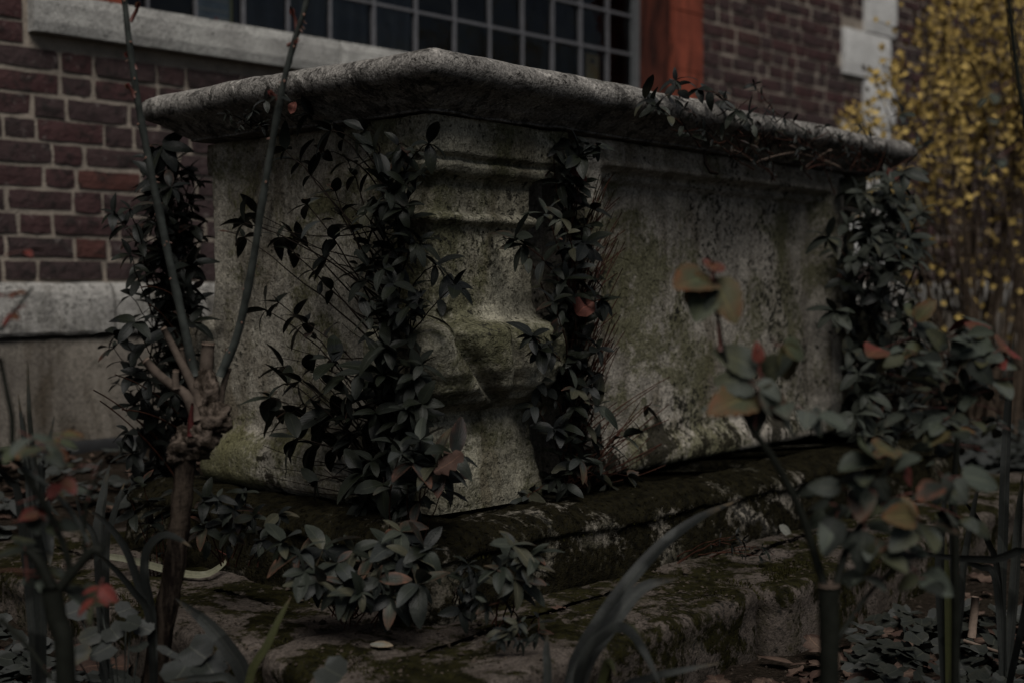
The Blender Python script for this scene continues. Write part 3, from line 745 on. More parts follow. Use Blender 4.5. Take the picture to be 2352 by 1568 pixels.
def flat_oak(name, mat, seed):
    r = random.Random(seed); v, f, uv = [], [], []; n = 14
    for i in range(n + 1):
        t = i / n; wd = .30 * math.sin(math.pi * (t * .94 + .03)) ** .7 * (1 + .28 * math.cos(t * 22)); z0 = .10 * math.sin(t * 4 + seed)
        for u in (-1, -.5, 0, .5, 1): v.append((t, wd * u, z0 + .10 * u * u * math.sin(t * 7 + seed * 2) + r.uniform(-.01, .01))); uv.append((.5 + .5 * u, t))
    for i in range(n):
        for k in range(4): a = i * 5 + k; f.append((a, a + 5, a + 6, a + 1))
    return mesh(name, v, f, mat, True, uv)
LV = {}
for key, mat in (('leaf', 'leaf'), ('pale', 'leaf_pale')):
    LV[key] = [leaf_mesh('leaf', rnd.uniform(.34, .50), rnd.uniform(.10, .50), rnd.uniform(.10, .35), MAT[mat], seed=i, shape='ellipse' if i % 3 else 'ovate', twist=rnd.uniform(-.5, .5)) for i, rnd in ((i, random.Random(i + 40)) for i in range(10))]
for key, mat in (('rose', 'rose'), ('rosered', 'rose_red'), ('roseturn', 'rose_turn')):
    LV[key] = [leaf_mesh('leaf', rnd.uniform(.58, .74), rnd.uniform(.05, .35), rnd.uniform(.05, .35), MAT[mat], nseg=10, shape='ovate', serr=.05, seed=i, twist=rnd.uniform(-.3, .3)) for i, rnd in ((i, random.Random(i + 80)) for i in range(6))]
LV['tiny'] = [leaf_mesh('leaf', .26, rnd.uniform(0, .3), .3, MAT['leaf'], nseg=4, seed=i) for i, rnd in ((i, random.Random(i + 60)) for i in range(4))]

def frame(pos, d, up, scale, roll=0.0):
    x = d.normalized(); z = up - x * up.dot(x)
    if z.length < .05: z = Vector((.3, -.8, .2)) - x * x.dot(Vector((.3, -.8, .2)))
    z.normalize(); y = z.cross(x)
    mt = Matrix(((x.x, y.x, z.x, pos.x), (x.y, y.y, z.y, pos.y), (x.z, y.z, z.z, pos.z), (0, 0, 0, 1)))
    if roll: mt = mt @ Matrix.Rotation(roll, 4, 'X')
    return mt @ Matrix.Scale(scale, 4)
class Plant:
    def __init__(s, name, base, label, cat='shrub', group=None, seed=0, cap=290):
        s.root = thing(name, base, label, cat, group); s.b = Vector(base); s.r = random.Random(seed); s.n = 0; s.cap = cap; s.extra = MB(); s.uv = []; s.extra_mat = None
    def stem(s, path, rad, mat='twig', sides=5, name='stem'):
        mb = MB(); mb.tube([p - s.b for p in path], rad, sides)
        return add(name, mb.make(name, MAT[mat]), s.root)
    def leaf(s, parent, me, mw, name='leaf'):
        mw = Matrix.Translation(-s.b) @ mw
        if s.n < s.cap: add(name, me, parent, mw); s.n += 1
        else:
            b = len(s.extra.v); s.extra.v += [mw @ v.co for v in me.vertices]; s.extra.f += [tuple(b + i for i in p.vertices) for p in me.polygons]
            ul = me.uv_layers[0].data; d = {}
            for l, u in zip(me.loops, ul): d[l.vertex_index] = tuple(u.uv)
            s.uv += [d[i] for i in range(len(me.vertices))]; s.extra_mat = me.materials[0]
    def shoot(s, base, tip, bend=.05, nodes=5, size=.055, start=.35, kinds=('leaf',), rad=.0022, mat='twig', rosette=4, side=None, droop=.0, nseg=9):
        r = s.r
        ctl = (base + tip) * .5 + Vector((r.uniform(-.02, .02), r.uniform(-.02, .02), bend)) + (side or Vector((0, 0, 0)))
        path = bez(base, ctl, tip, nseg)
        for i in range(1, len(path) - 1): path[i] += Vector((r.gauss(0, .0015), r.gauss(0, .0015), r.gauss(0, .0015)))
        st = s.stem(path, [rad * (1 - .55 * i / nseg) for i in range(nseg + 1)], mat)
        ph = r.uniform(0, 3.14)
        for k in range(nodes):
            t = start + (1 - start) * (k / max(1, nodes - 1)) if nodes > 1 else 1
            i = min(int(t * nseg), nseg - 1); f = t * nseg - i; p = path[i].lerp(path[i + 1], f); tg = (path[i + 1] - path[i]).normalized()
            last = k == nodes - 1
            a = tg.cross(Vector((0, 0, 1)))
            if a.length < .1: a = tg.cross(Vector((1, 0, 0)))
            a.normalize(); c = a.cross(tg).normalized()
            cnt = rosette if last else 2; ph += math.pi / 2 + r.uniform(-.25, .25)
            for q in range(cnt):
                if not last and r.random() < .12: continue
                an = ph + 2 * math.pi * q / cnt + r.uniform(-.3, .3)
                out = a * math.cos(an) + c * math.sin(an); op = r.uniform(.75, 1.25) if last else r.uniform(.9, 1.35)
                d = (tg * math.cos(op) + out * math.sin(op)); d.z -= droop * r.uniform(.3, 1.2)
                up = Vector((r.gauss(0, .30), r.gauss(-.15, .30), 1)) + tg * .5
                sz = size * r.choice((r.uniform(.45, .8), r.uniform(.8, 1.25), r.uniform(.85, 1.2))) * (.7 + .3 * t)
                s.leaf(st, r.choice(LV[r.choice(kinds)]), frame(p, d, up, sz, r.uniform(-.35, .35)))
        return st
    def end(s):
        if s.extra.v:
            me = mesh('leaf_mass', s.extra.v, s.extra.f, s.extra_mat, True, s.uv); o = add('leaf_mass', me, s.root); o['kind'] = 'stuff'

# ---- shrub in the recess between the end panel and the baluster
def in_tomb(p):
    q = p - TC; x, y = q.dot(TU), q.dot(TV); return x, y
def clamp_out(p, mx=.085, my=.085):
    """keep a point outside of the chest"""
    x, y = in_tomb(p)
    return p
B = Plant('leafy_shrub', T(.02, .24, .265), 'dark leafy shrub sprawling over the end panel left of the carved baluster', seed=11, cap=285)
tipsB = [(710, 262), (760, 300), (838, 300), (655, 345), (690, 372), (745, 350), (800, 372), (860, 350), (925, 345), (985, 330), (935, 400), (900, 430), (705, 470), (562, 512), (590, 490), (640, 545), (690, 545), (832, 525), (905, 575), (965, 560), (1000, 610), (1045, 655), (560, 545), (640, 695), (612, 712), (705, 742), (850, 690), (905, 650), (940, 700), (770, 440), (650, 842), (690, 875), (765, 832), (830, 852), (622, 912), (702, 932), (800, 905), (862, 945), (742, 985), (682, 1005), (805, 1015), (730, 1105), (855, 1005), (935, 962), (965, 1045), (1003, 1065), (830, 1085), (880, 1110), (880, 800), (870, 480), (660, 880), (720, 850), (640, 940), (760, 940), (720, 1020), (820, 960), (850, 900), (880, 860), (780, 870)]
for i, (x, y) in enumerate(tipsB):
    far = (905 - x) / 400
    off = -.02 - .10 * B.r.random() if x < 880 else -.06 - .06 * B.r.random()
    tip = px_end(x, y, .10 + off)
    yb = min(1165, y + B.r.uniform(90, 260) + max(0, far) * 120); base = px_end(905 + B.r.uniform(-28, 30), yb, .085)
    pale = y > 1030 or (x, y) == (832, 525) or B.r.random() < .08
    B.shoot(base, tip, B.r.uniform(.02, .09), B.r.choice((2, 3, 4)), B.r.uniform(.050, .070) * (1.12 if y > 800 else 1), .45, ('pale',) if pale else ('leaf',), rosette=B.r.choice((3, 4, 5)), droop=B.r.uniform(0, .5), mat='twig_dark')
for k in range(58):
    y = B.r.uniform(380, 1180); x = B.r.uniform(835, 975); tip = px_end(x, y, B.r.uniform(-.02, .07)); base = px_end(915, min(1180, y + 130), .11)
    B.shoot(base, tip, .02, 3, B.r.uniform(.04, .055), .3, ('leaf',), rosette=4, droop=.3, mat='twig_dark')
for k in range(24):   # bare twigs running over the panel
    y = B.r.uniform(420, 1120); x = B.r.uniform(560, 800); a = px_end(905, min(1150, y + B.r.uniform(0, 120)), .09); b = px_end(x, y, .06 + B.r.uniform(-.05, .01))
    B.stem(bez(a, (a + b) / 2 + Vector((0, 0, B.r.uniform(-.07, .06))), b, 8), [.0014] * 5 + [.0008] * 4, 'twig_dark')
B.end()

# ---- shrub in the recess between the baluster and the long panel
C = Plant('leafy_shrub', T(.565, .06, .265), 'leafy shrub with red brown twigs between the baluster and the long side panel', seed=21, cap=285)
tipsC = [(1310, 335), (1278, 345), (1372, 335), (1255, 492), (1182, 548), (1292, 502), (1305, 572), (1362, 482), (1332, 432), (1205, 562), (1272, 692), (1382, 690), (1362, 640), (1242, 802), (1222, 772), (1232, 872), (1262, 772), (1342, 782), (1372, 800), (1226, 932), (1322, 892), (1352, 902), (1372, 932), (1482, 932), (1432, 1002), (1332, 1052), (1392, 1112), (1312, 1062), (1212, 1142), (1442, 1092), (1288, 420), (1330, 360), (1300, 640), (1345, 560), (1345, 850), (1290, 980), (1360, 1010), (1300, 1110)]
for i, (x, y) in enumerate(tipsC):
    tip = px_side(x, y, .10 - C.r.uniform(.02, .11)); yb = min(1120, y + C.r.uniform(100, 260)); base = px_side(1308 + C.r.uniform(-26, 26), yb, .10)
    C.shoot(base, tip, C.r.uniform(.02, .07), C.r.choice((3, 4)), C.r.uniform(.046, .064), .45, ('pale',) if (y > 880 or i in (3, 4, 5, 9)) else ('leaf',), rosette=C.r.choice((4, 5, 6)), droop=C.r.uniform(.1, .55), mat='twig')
for k in range(34):
    y = C.r.uniform(380, 1110); x = C.r.uniform(1262, 1350); tip = px_side(x, y, C.r.uniform(.02, .12)); base = px_side(1308, min(1130, y + 130), .14)
    C.shoot(base, tip, .02, 3, C.r.uniform(.036, .05), .3, ('leaf',), rosette=4, droop=.3, mat='twig_dark')
for k in range(64):
    y = C.r.uniform(400, 1080); x = C.r.uniform(1372, 1440) if y < 850 else C.r.uniform(1380, 1540)
    a = px_side(1318 + C.r.uniform(-15, 25), min(1120, y + C.r.uniform(60, 190)), .10); b = px_side(x, y, .075 - C.r.uniform(0, .06))
    C.stem(bez(a, (a + b) / 2 + Vector((0, 0, C.r.uniform(-.02, .02))), b, 7), [.0017] * 4 + [.0011] * 4, 'twig')
    if k % 2: 
        c = b + (b - a).normalized() * .0 ; m_ = (a + b) / 2; C.stem([m_, m_ + (b - a) * .35 + Vector((.0, 0, .03))], [.0013, .0008], 'twig')
C.end()

# ---- trailing growth under the slab edge
D = Plant('trailing_plant', T(1.40, .10, 1.055), 'trailing woody plant hanging along the slab edge on the right', 'plant', seed=31, cap=240)
tipsD = [(1552, 185, 1), (1482, 228, 1), (1602, 205, 1), (1512, 245, 1), (1572, 250, 0), (1732, 195, 0), (1662, 232, 0), (1692, 255, 1), (1762, 255, 0), (1722, 270, 1), (1852, 300, 0), (1892, 292, 0), (1972, 285, 0), (2072, 262, 1), (1782, 300, 0), (1722, 332, 0), (1832, 342, 0), (1620, 300, 0), (1660, 310, 0), (1800, 270, 0), (1930, 320, 0), (2000, 320, 0), (1870, 345, 0), (1760, 340, 0), (1830, 310, 0), (2040, 345, 0), (1950, 350, 0)]
for x, y, big in tipsD:
    tip = px_side(x, y, -.02 - D.r.random() * .03); base = px_side(x + D.r.uniform(10, 130), y + D.r.uniform(40, 110), .03)
    x_, y_ = base.x, base.y
    D.shoot(base, tip, D.r.uniform(-.02, .03), 4 if big else 5, .052 if big else .026, .3, ('leaf', 'pale') if big else ('tiny', 'tiny', 'leaf'), rosette=4, rad=.002, mat='twig')
for k in range(70):
    x = D.r.uniform(1600, 2060); yb = 255 + (x - 1600) * .19; a = px_side(x, yb + D.r.uniform(10, 75), .02 + D.r.uniform(-.02, .02)); b = px_side(x + D.r.uniform(-80, 90), yb + D.r.uniform(-15, 90), -.025 + D.r.uniform(-.015, .03))
    D.stem(bez(a, (a + b) / 2 + Vector((0, 0, D.r.uniform(-.03, .02))), b, 6), [.0022, .002, .0019, .0017, .0015, .0013, .001], D.r.choice(('twig', 'twig_dark', 'twig_dark')))
for x0, y0, x1, y1 in ((1820, 350, 1930, 385), (1850, 385, 1910, 345), (1840, 350, 1740, 372), (1680, 345, 1730, 372)):
    a, b = px_side(x0, y0, .03), px_side(x1, y1, .0); D.stem(bez(a, (a + b) / 2 + Vector((0, 0, .01)), b, 6), .0028, 'cut')
a = px_side(1617, 345, .06); D.stem([a, px_side(1620, 375, .05), px_side(1632, 396, .04), px_side(1650, 400, .02)], [.004, .005, .006, .004], 'twig_dark')
D.end()
# ---- small sprig under the slab on the short end
H = Plant('small_sprig', T(.10, .62, 1.05), 'small dark sprig rooted under the slab at the short end', 'plant', seed=41)
for x, y, big in ((485, 222, 0), (520, 262, 0), (560, 275, 0), (600, 290, 0), (610, 230, 1), (650, 215, 0), (545, 295, 0), (580, 255, 0), (625, 275, 0)):
    H.shoot(px_end(590 + H.r.uniform(-30, 20), 292, .085), px_end(x, y, .0), .01, 4, .042 if big else .022, .3, ('leaf',) if big else ('tiny',), rosette=4, rad=.0015, mat='twig_dark')
H.end()
# ---- shrub behind the left end of the tomb
A = Plant('leafy_shrub', Vector((-1.02, 2.98, ground_z(-1.02, 2.98))), 'tall dark shrub standing behind the short end of the tomb by the brick wall', seed=51, cap=290)
tipsA = [(372, 335), (340, 365), (400, 372), (432, 400), (392, 430), (262, 490), (300, 480), (282, 515), (330, 545), (300, 585), (350, 470), (410, 480), (440, 520), (372, 580), (420, 590), (330, 620), (385, 650), (430, 660), (300, 680), (345, 700), (400, 720), (440, 740), (268, 770), (310, 740), (345, 790), (262, 800), (300, 860), (270, 880), (340, 870), (390, 830), (430, 820), (310, 930), (350, 960), (400, 900), (440, 900), (330, 1000), (380, 1010), (295, 990), (320, 1090), (370, 1080), (420, 560), (360, 520), (440, 610), (450, 690), (380, 760), (440, 450), (350, 410), (395, 520), (305, 1040), (345, 1120)]
for i, (x, y) in enumerate(tipsA):
    dep = 2.86 + A.r.uniform(-.05, .22) - (.08 if x < 330 else 0); tip = at_depth(x, y, dep)
    base = at_depth(400 + A.r.uniform(-60, 50), min(1150, y + A.r.uniform(120, 330)), 3.02)
    A.shoot(base, tip, A.r.uniform(.03, .10), A.r.choice((4, 5)), A.r.uniform(.05, .072), .3, ('leaf',), rosette=A.r.choice((4, 5)), droop=A.r.uniform(.1, .6), mat='twig_dark')
for k in range(84):
    x = A.r.uniform(345, 460); y = A.r.uniform(380, 1120); tip = at_depth(x, y, A.r.uniform(2.95, 3.15)); base = at_depth(410, min(1150, y + 160), 3.08)
    A.shoot(base, tip, .03, 3, A.r.uniform(.045, .065), .2, ('leaf',), rosette=5, droop=.3, mat='twig_dark')
for (x0, y0, x1, y1) in ((390, 1040, 215, 895), (400, 1090, 230, 920), (420, 960, 265, 860), (420, 700, 325, 660), (430, 1000, 280, 940), (420, 800, 345, 700)):
    a, b = at_depth(x0, y0, 2.95), at_depth(x1, y1, 2.72); A.stem(bez(a, (a + b) / 2 + Vector((0, 0, .03)), b, 8), [.0028] * 4 + [.0016] * 5, 'twig')
A.end()
# ---- shrub at the far right end of the tomb
Ep = Plant('leafy_shrub', T(2.12, .10, .14), 'tangled shrub growing against the far right end of the tomb below the forsythia', seed=61, cap=290)
for k in range(118):
    x = Ep.r.uniform(1945, 2120) if k > 12 else Ep.r.uniform(1940, 1990); y = Ep.r.uniform(400, 1130) if k < 96 else Ep.r.uniform(395, 600)
    if x > 2060 and y < 450: continue
    dep = 3.62 + Ep.r.uniform(-.15, .28) + (x - 1945) * .0006; tip = at_depth(x, y, dep); base = at_depth(2000 + Ep.r.uniform(-40, 50), min(1110, y + Ep.r.uniform(120, 300)), 3.85)
    Ep.shoot(base, tip, .05, Ep.r.choice((3, 4)), Ep.r.uniform(.05, .07), .35, ('leaf',) * 6 + ('pale',), rosette=5, droop=Ep.r.uniform(0, .5), mat='twig_dark')
for x, y in ((1905, 545), (1918, 715), (2075, 395), (2070, 600), (2090, 545), (2000, 540), (1990, 900), (2010, 1000), (1960, 950)):
    tip = at_depth(x, y, 3.45); base = at_depth(1990, min(1100, y + 170), 3.75); Ep.shoot(base, tip, .04, 3, .072, .6, ('pale',), rosette=6, droop=.5, mat='twig')
for (x0, y0, x1, y1) in ((2040, 780, 2110, 600), (2000, 760, 2090, 530), (1960, 720, 2080, 660), (2040, 1000, 2130, 880), (1990, 1060, 2160, 940)):
    a, b = at_depth(x0, y0, 3.7), at_depth(x1, y1, 3.55); Ep.stem(bez(a, (a + b) / 2 + Vector((0, 0, .02)), b, 6), .003, 'twig_dark')
Ep.end()

# ---- low plants rooted on the step and plinth
def low_plant(label, base, tips, seed, size=.055, kinds=('pale',), dz=.02, rosette=5, off=(.02, .06), name='creeping_plant', start=.55):
    """tips in pixels, each on a shallow shelf just in front of the plinth"""
    p = Plant(name, base, label, 'plant', seed=seed)
    for x, y, d in tips:
        tip = at_depth(x, y, d); b = base + Vector((p.r.uniform(-.03, .03), p.r.uniform(-.02, .02), 0))
        if (tip - b).length > .22: b = tip + (b - tip).normalized() * .16; b.z = max(base.z, b.z - .08)
        p.shoot(b, tip, p.r.uniform(.01, .04), 3, size * p.r.uniform(.85, 1.15), start, kinds, rosette=rosette, droop=p.r.uniform(.2, .6), mat='twig', rad=.0016)
    p.end(); return p
g1 = [(x, y, 2.02 + (1400 - y) * .0007 + random.Random(x).uniform(-.03, .03)) for x, y in ((650, 1245), (690, 1270), (740, 1262), (775, 1290), (810, 1262), (850, 1280), (900, 1255), (940, 1275), (975, 1260), (870, 1330), (790, 1340), (730, 1335), (830, 1360), (960, 1340), (900, 1370), (700, 1310), (920, 1220), (935, 1310))]
low_plant('broad spread of grey green oval leaves on the step below the plinth corner', T(-.13, .10, .14), g1, 71, .060, ('pale', 'leaf', 'pale'))
g2 = [(x, y, 2.06) for x, y in ((1180, 1250), (1185, 1330), (1230, 1275), (1150, 1300), (1205, 1290))]
low_plant('single upright sprig of drooping oval leaves on the step right of the corner', T(.08, -.09, .14), g2, 72, .058, ('pale',))
g3 = [(x, y, 2.10) for x, y in ((1075, 1295), (1090, 1320), (1065, 1330), (1100, 1380), (1060, 1400), (1085, 1355))]
low_plant('small star shaped sprig of narrow leaves beside the drooping sprig', T(.01, -.06, .15), g3, 73, .036, ('leaf', 'tiny'))
g4 = [(x, y, 2.19) for x, y in ((965, 1010), (1000, 1065), (1045, 1045), (950, 1060), (1010, 1090), (920, 1040))]
low_plant('leafy tuft with pale underside leaves at the foot of the baluster', T(-.0, .10, .262), g4, 74, .060, ('pale', 'leaf'))
g5 = [(x, y, 2.0) for x, y in ((1170, 1450), (1195, 1470), (1150, 1465), (1235, 1450), (1190, 1430), (1120, 1390))]
low_plant('little seedling tuft near the front edge of the step', T(.05, -.17, .138), g5, 75, .030, ('tiny', 'pale'))
g6 = [(x, y, 2.62) for x, y in ((1690, 1230), (1680, 1250), (1705, 1240))]
low_plant('tiny dark seedling on the step below the long panel', T(.66, -.10, .138), g6, 76, .024, ('tiny',), name='seedling')
g7 = [(x, y, 2.66) for x, y in ((1750, 1255), (1745, 1275), (1760, 1262))]
low_plant('tiny seedling further along the step beside the rose leaves', T(.74, -.11, .138), g7, 77, .020, ('tiny',), name='seedling')
g8 = [(x, y, 2.25) for x, y in ((470, 1150), (500, 1140), (540, 1170), (580, 1185), (530, 1220), (470, 1210), (640, 1180), (560, 1130), (600, 1240))]
low_plant('sparse small leaved growth on the mossy plinth below the end panel', T(-.08, .52, .20), g8, 78, .040, ('leaf', 'leaf', 'pale'))
g9 = [(x, y, 2.55) for x, y in ((340, 1150), (310, 1180), (370, 1170), (400, 1130), (330, 1110), (290, 1130), (350, 1200))]
low_plant('low dark leafy tuft on the soil behind the pruned rose', Vector((-.72, 2.6, ground_z(-.72, 2.6))), g9, 79, .045, ('leaf',))

# ---- fallen leaves as single things
def fallen(label, me, pos, d, up, size, name='fallen_leaf', group=None):
    o = add(name, me); o.matrix_world = frame(Vector(pos), Vector(d), Vector(up), size); tag(o, label, 'leaf', group); return o
dead1, dead2 = flat_oak('fallen_leaf', MAT['dead_red'], 1), flat_oak('fallen_leaf', MAT['dead'], 2)
palel = leaf_mesh('fallen_leaf', .55, .05, .1, MAT['pale_dead'], seed=3)
curled = leaf_mesh('fallen_leaf', .80, .55, .5, MAT['dead_red'], seed=5, curl=.12, shape='ovate', nseg=8)
p = on_z(850, 1478, .145); fallen('pale oval fallen leaf lying on the step near the bottom edge', palel, p, (.8, -.25, .05), (0, -.2, 1), .042)
p = px_side(1325, 722, .02); fallen('curled red brown dead leaf caught in the twigs right of the baluster', curled, p, (.8, .2, .75), (.2, -.9, .5), .062)
p = px_side(1310, 392, .04); fallen('curled brown dead leaf hanging below the slab right of the baluster cap', curled, p, (.7, .1, -.3), (.1, -.9, .6), .058)
p = px_side(2040, 412, -.05); fallen('orange dead leaf beneath the far right end of the slab', curled, p, (.7, .2, .5), (0, -.9, .5), .055)
p = px_end(668, 262, .0); fallen('small curled orange flower like leaf under the slab at the short end', leaf_mesh('fallen_leaf', .6, .3, .6, MAT['dead_red'], seed=9, curl=.1), p, (.3, 0, 1), (0, -1, 0), .030)
p = px_end(1000, 1085, -.08); fallen('pinkish dead leaf behind the tuft at the baluster foot', dead2, p, (.6, -.1, .5), (0, -.8, .6), .06)
p = on_z(1790, 1205, .16); fallen('pale two part dry leaf on the step by the rose stem', palel, p, (.4, .1, -.35), (0, -.8, .6), .045)

p = on_z(165, 1490, .05); fallen('large brown crumpled dead leaf on the soil at the lower left', flat_oak('fallen_leaf', MAT['dead'], 4), p, (.9, .1, .1), (.1, -.5, 1), .13)
p = on_z(270, 1478, .04); fallen('reddish dead leaf on the soil right of the dark lower left stump', flat_oak('fallen_leaf', MAT['dead_red'], 6), p, (.9, -.2, .05), (0, -.4, 1), .10)
p = on_z(175, 1545, .04); fallen('brown dead leaf at the bottom edge beside the lower left stump', flat_oak('fallen_leaf', MAT['dead'], 7), p, (.8, .3, .1), (0, -.6, 1), .10)
p = on_z(1265, 1395, .145); fallen('dark shrivelled leaf scrap on the bare top of the step', flat_oak('fallen_leaf', MAT['dead'], 8), p, (.8, .3, .05), (0, 0, 1), .030)
# ---- pruned rose on the left
def thorns(P, path, n, size, parent, r, mat='thorn'):
    for k in range(n):
        i = r.randrange(1, len(path) - 1); p = path[i].lerp(path[i + 1] if i + 1 < len(path) else path[i], r.random()); t = (path[i + 1] - path[i]).normalized() if i + 1 < len(path) else Vector((0, 0, 1))
        a = t.cross(Vector((r.gauss(0, 1), r.gauss(0, .6), r.gauss(0, .3)))).normalized()
        mb = MB(); b = p - P.b; mb.tube([b, b + a * size * .45 - t * .001, b + a * size - t * size * .3], [size * .32, size * .17, size * .03], 5); add('thorn', mb.make('thorn', MAT[mat]), parent)
RB = at_depth(338, 1640, 2.03); RB.z = ground_z(RB.x, RB.y)
Ro = Plant('rose_bush', RB, 'hard pruned old rose with knotted stump and two tall thorny canes', seed=81)
def rpath(pts, n=20): return spline([at_depth(x, y, d) for x, y, d in pts], n)
tr = [RB] + [at_depth(x, y, 2.03) for x, y in ((352, 1560), (378, 1420), (402, 1290), (415, 1180), (424, 1080), (432, 1020))]
tr = spline(tr, 26)
Ro.stem(tr, [.0195 - .003 * i / 26 + .0012 * math.sin(i * 2.1) for i in range(27)], 'bark', 12, 'trunk')
def burl(name, c, r, seed, mat='knot', sq=(1, 1, 1)):
    bm = bmesh.new(); bmesh.ops.create_icosphere(bm, subdivisions=4, radius=1)
    for v in bm.verts:
        d = 1 + .42 * fbm(v.co + Vector((seed, 0, 0)), 1.5, 4) + .16 * fbm(v.co + Vector((0, seed, 0)), 5, 3)
        v.co = Vector((v.co.x * sq[0], v.co.y * sq[1], v.co.z * sq[2])) * r * d
    me = bpy.data.meshes.new(name); bm.to_mesh(me); bm.free(); me.materials.append(MAT[mat]); me.polygons.foreach_set('use_smooth', [True] * len(me.polygons))
    return add(name, me, Ro.root, Matrix.Translation(c - RB))
burl('burl', at_depth(436, 1020, 2.03), .030, 1, sq=(1.15, 1, .9)); burl('burl', at_depth(488, 962, 2.03), .028, 2, sq=(1.2, 1, .9)); burl('burl', at_depth(462, 1000, 2.02), .026, 3); burl('burl', at_depth(405, 1045, 2.02), .015, 4); burl('burl', at_depth(472, 900, 2.04), .022, 5, sq=(.9, .9, 1.5))
def stub(pts, r0, r1, mat='bark', d=2.03, cut=True):
    path = rpath([(x, y, d) for x, y in pts], 10); n = 10
    st = Ro.stem(path, [r0 + (r1 - r0) * i / n for i in range(n + 1)], mat, 9, 'stub')
    if cut:
        t = (path[-1] - path[-2]).normalized(); mb = MB(); mb.tube([path[-1] - RB - t * .001, path[-1] - RB + t * .0025], r1 * 1.03, 9); add('cut_end', mb.make('cut_end', MAT['cut']), st)
MAT['red_bud'] = plain('rose_red_bud', (.050, .012, .011), .6, .1, .4, 80)
MAT['stub'] = plain('rose_dead_wood', (.095, .074, .060), .8, .05, .5, 50)
stub([(452, 965), (430, 910), (405, 890), (370, 865), (335, 828)], .0095, .0068, 'stub', 2.01); stub([(462, 930), (440, 880), (410, 820), (376, 755)], .0095, .005, 'stub', 2.03); stub([(470, 900), (474, 850), (478, 790)], .0125, .0108, 'stub', 2.05)
stub([(405, 892), (403, 870), (404, 852)], .006, .005, 'stub', 2.0); stub([(505, 935), (512, 890), (525, 848)], .006, .0045, 'stub', 2.06); stub([(440, 880), (425, 840), (418, 800)], .005, .004, 'stub', 2.05)
stub([(440, 1000), (438, 965), (442, 925)], .007, .002, 'red_bud', 2.0, False)
c1 = rpath([(447, 862, 2.04), (425, 760, 2.03), (392, 610, 2.02), (352, 420, 2.0), (318, 240, 1.98), (296, 90, 1.96), (280, -60, 1.95)], 34)
s1 = Ro.stem(c1, [(.0076 - .0032 * i / 34) * (1.16 if i % 6 == 3 else 1) for i in range(35)], 'cane', 9, 'cane'); thorns(Ro, c1, 26, .010, s1, Ro.r)
c2 = rpath([(505, 862, 2.05), (545, 770, 2.04), (578, 620, 2.02), (600, 480, 2.0), (625, 330, 1.98), (652, 190, 1.96), (678, 90, 1.95), (700, 20, 1.94), (715, -50, 1.94)], 36)
s2 = Ro.stem(c2, [(.0073 - .0036 * i / 36) * (1.16 if i % 6 == 2 else 1) for i in range(37)], 'cane', 9, 'cane'); thorns(Ro, c2, 26, .010, s2, Ro.r)
for x, y, x2, y2, d in ((300, 50, 320, 5, 1.96), (312, 160, 288, 120, 1.97), (682, 78, 668, 15, 1.95), (310, 225, 290, 195, 1.975), (640, 235, 620, 212, 1.97), (660, 105, 680, 98, 1.955)):
    a, b = at_depth(x, y, d), at_depth(x2, y2, d - .01); st = Ro.stem([a, (a + b) / 2 + Vector((.002, 0, .001)), b], [.0032, .003, .0016], 'cane_red', 6, 'bud_shoot')
    for k in range(2): Ro.leaf(st, LV['rosered'][k], frame(b - (b - a) * .3, (b - a).normalized() + Vector((.3 * (-1) ** k, -.1, .2)), Vector((0, -1, .2)), .010))
for k, (x, y) in enumerate(((625, 212), (648, 218))):
    Ro.leaf(s2, LV['leaf'][k], frame(at_depth(640, 222, 1.95), Vector((-1 + 2 * k, -.2, -.2)), Vector((0, -.4, 1)), .022))
Ro.end()

# ---- foreground roses
def rose_leaf(P, parent, base, d, size, kinds, n=5, up=(0, -.35, 1)):
    """a compound rose leaf: petiole with 3-5 leaflets"""
    r = P.r; d = d.normalized(); tip = base + d * size * 1.9 + Vector((0, 0, -size * .3))
    path = bez(base, base + d * size, tip, 5); st = P.stem(path, [.0012] * 3 + [.0008] * 3, 'cane_red', 4, 'petiole')
    side = d.cross(Vector((0, 0, 1))).normalized()
    for k in range(n):
        if k == 0: p, dd = tip, d + Vector((0, 0, -.25))
        else: p = path[2 if k > 2 else 4]; dd = d * .35 + side * (1 if k % 2 else -1) + Vector((0, 0, r.uniform(-.5, .1)))
        P.leaf(parent, r.choice(LV[r.choice(kinds)]), frame(p, dd, Vector(up) + Vector((r.gauss(0, .3), r.gauss(0, .3), 0)), size * r.uniform(.85, 1.2), r.uniform(-.3, .3)))
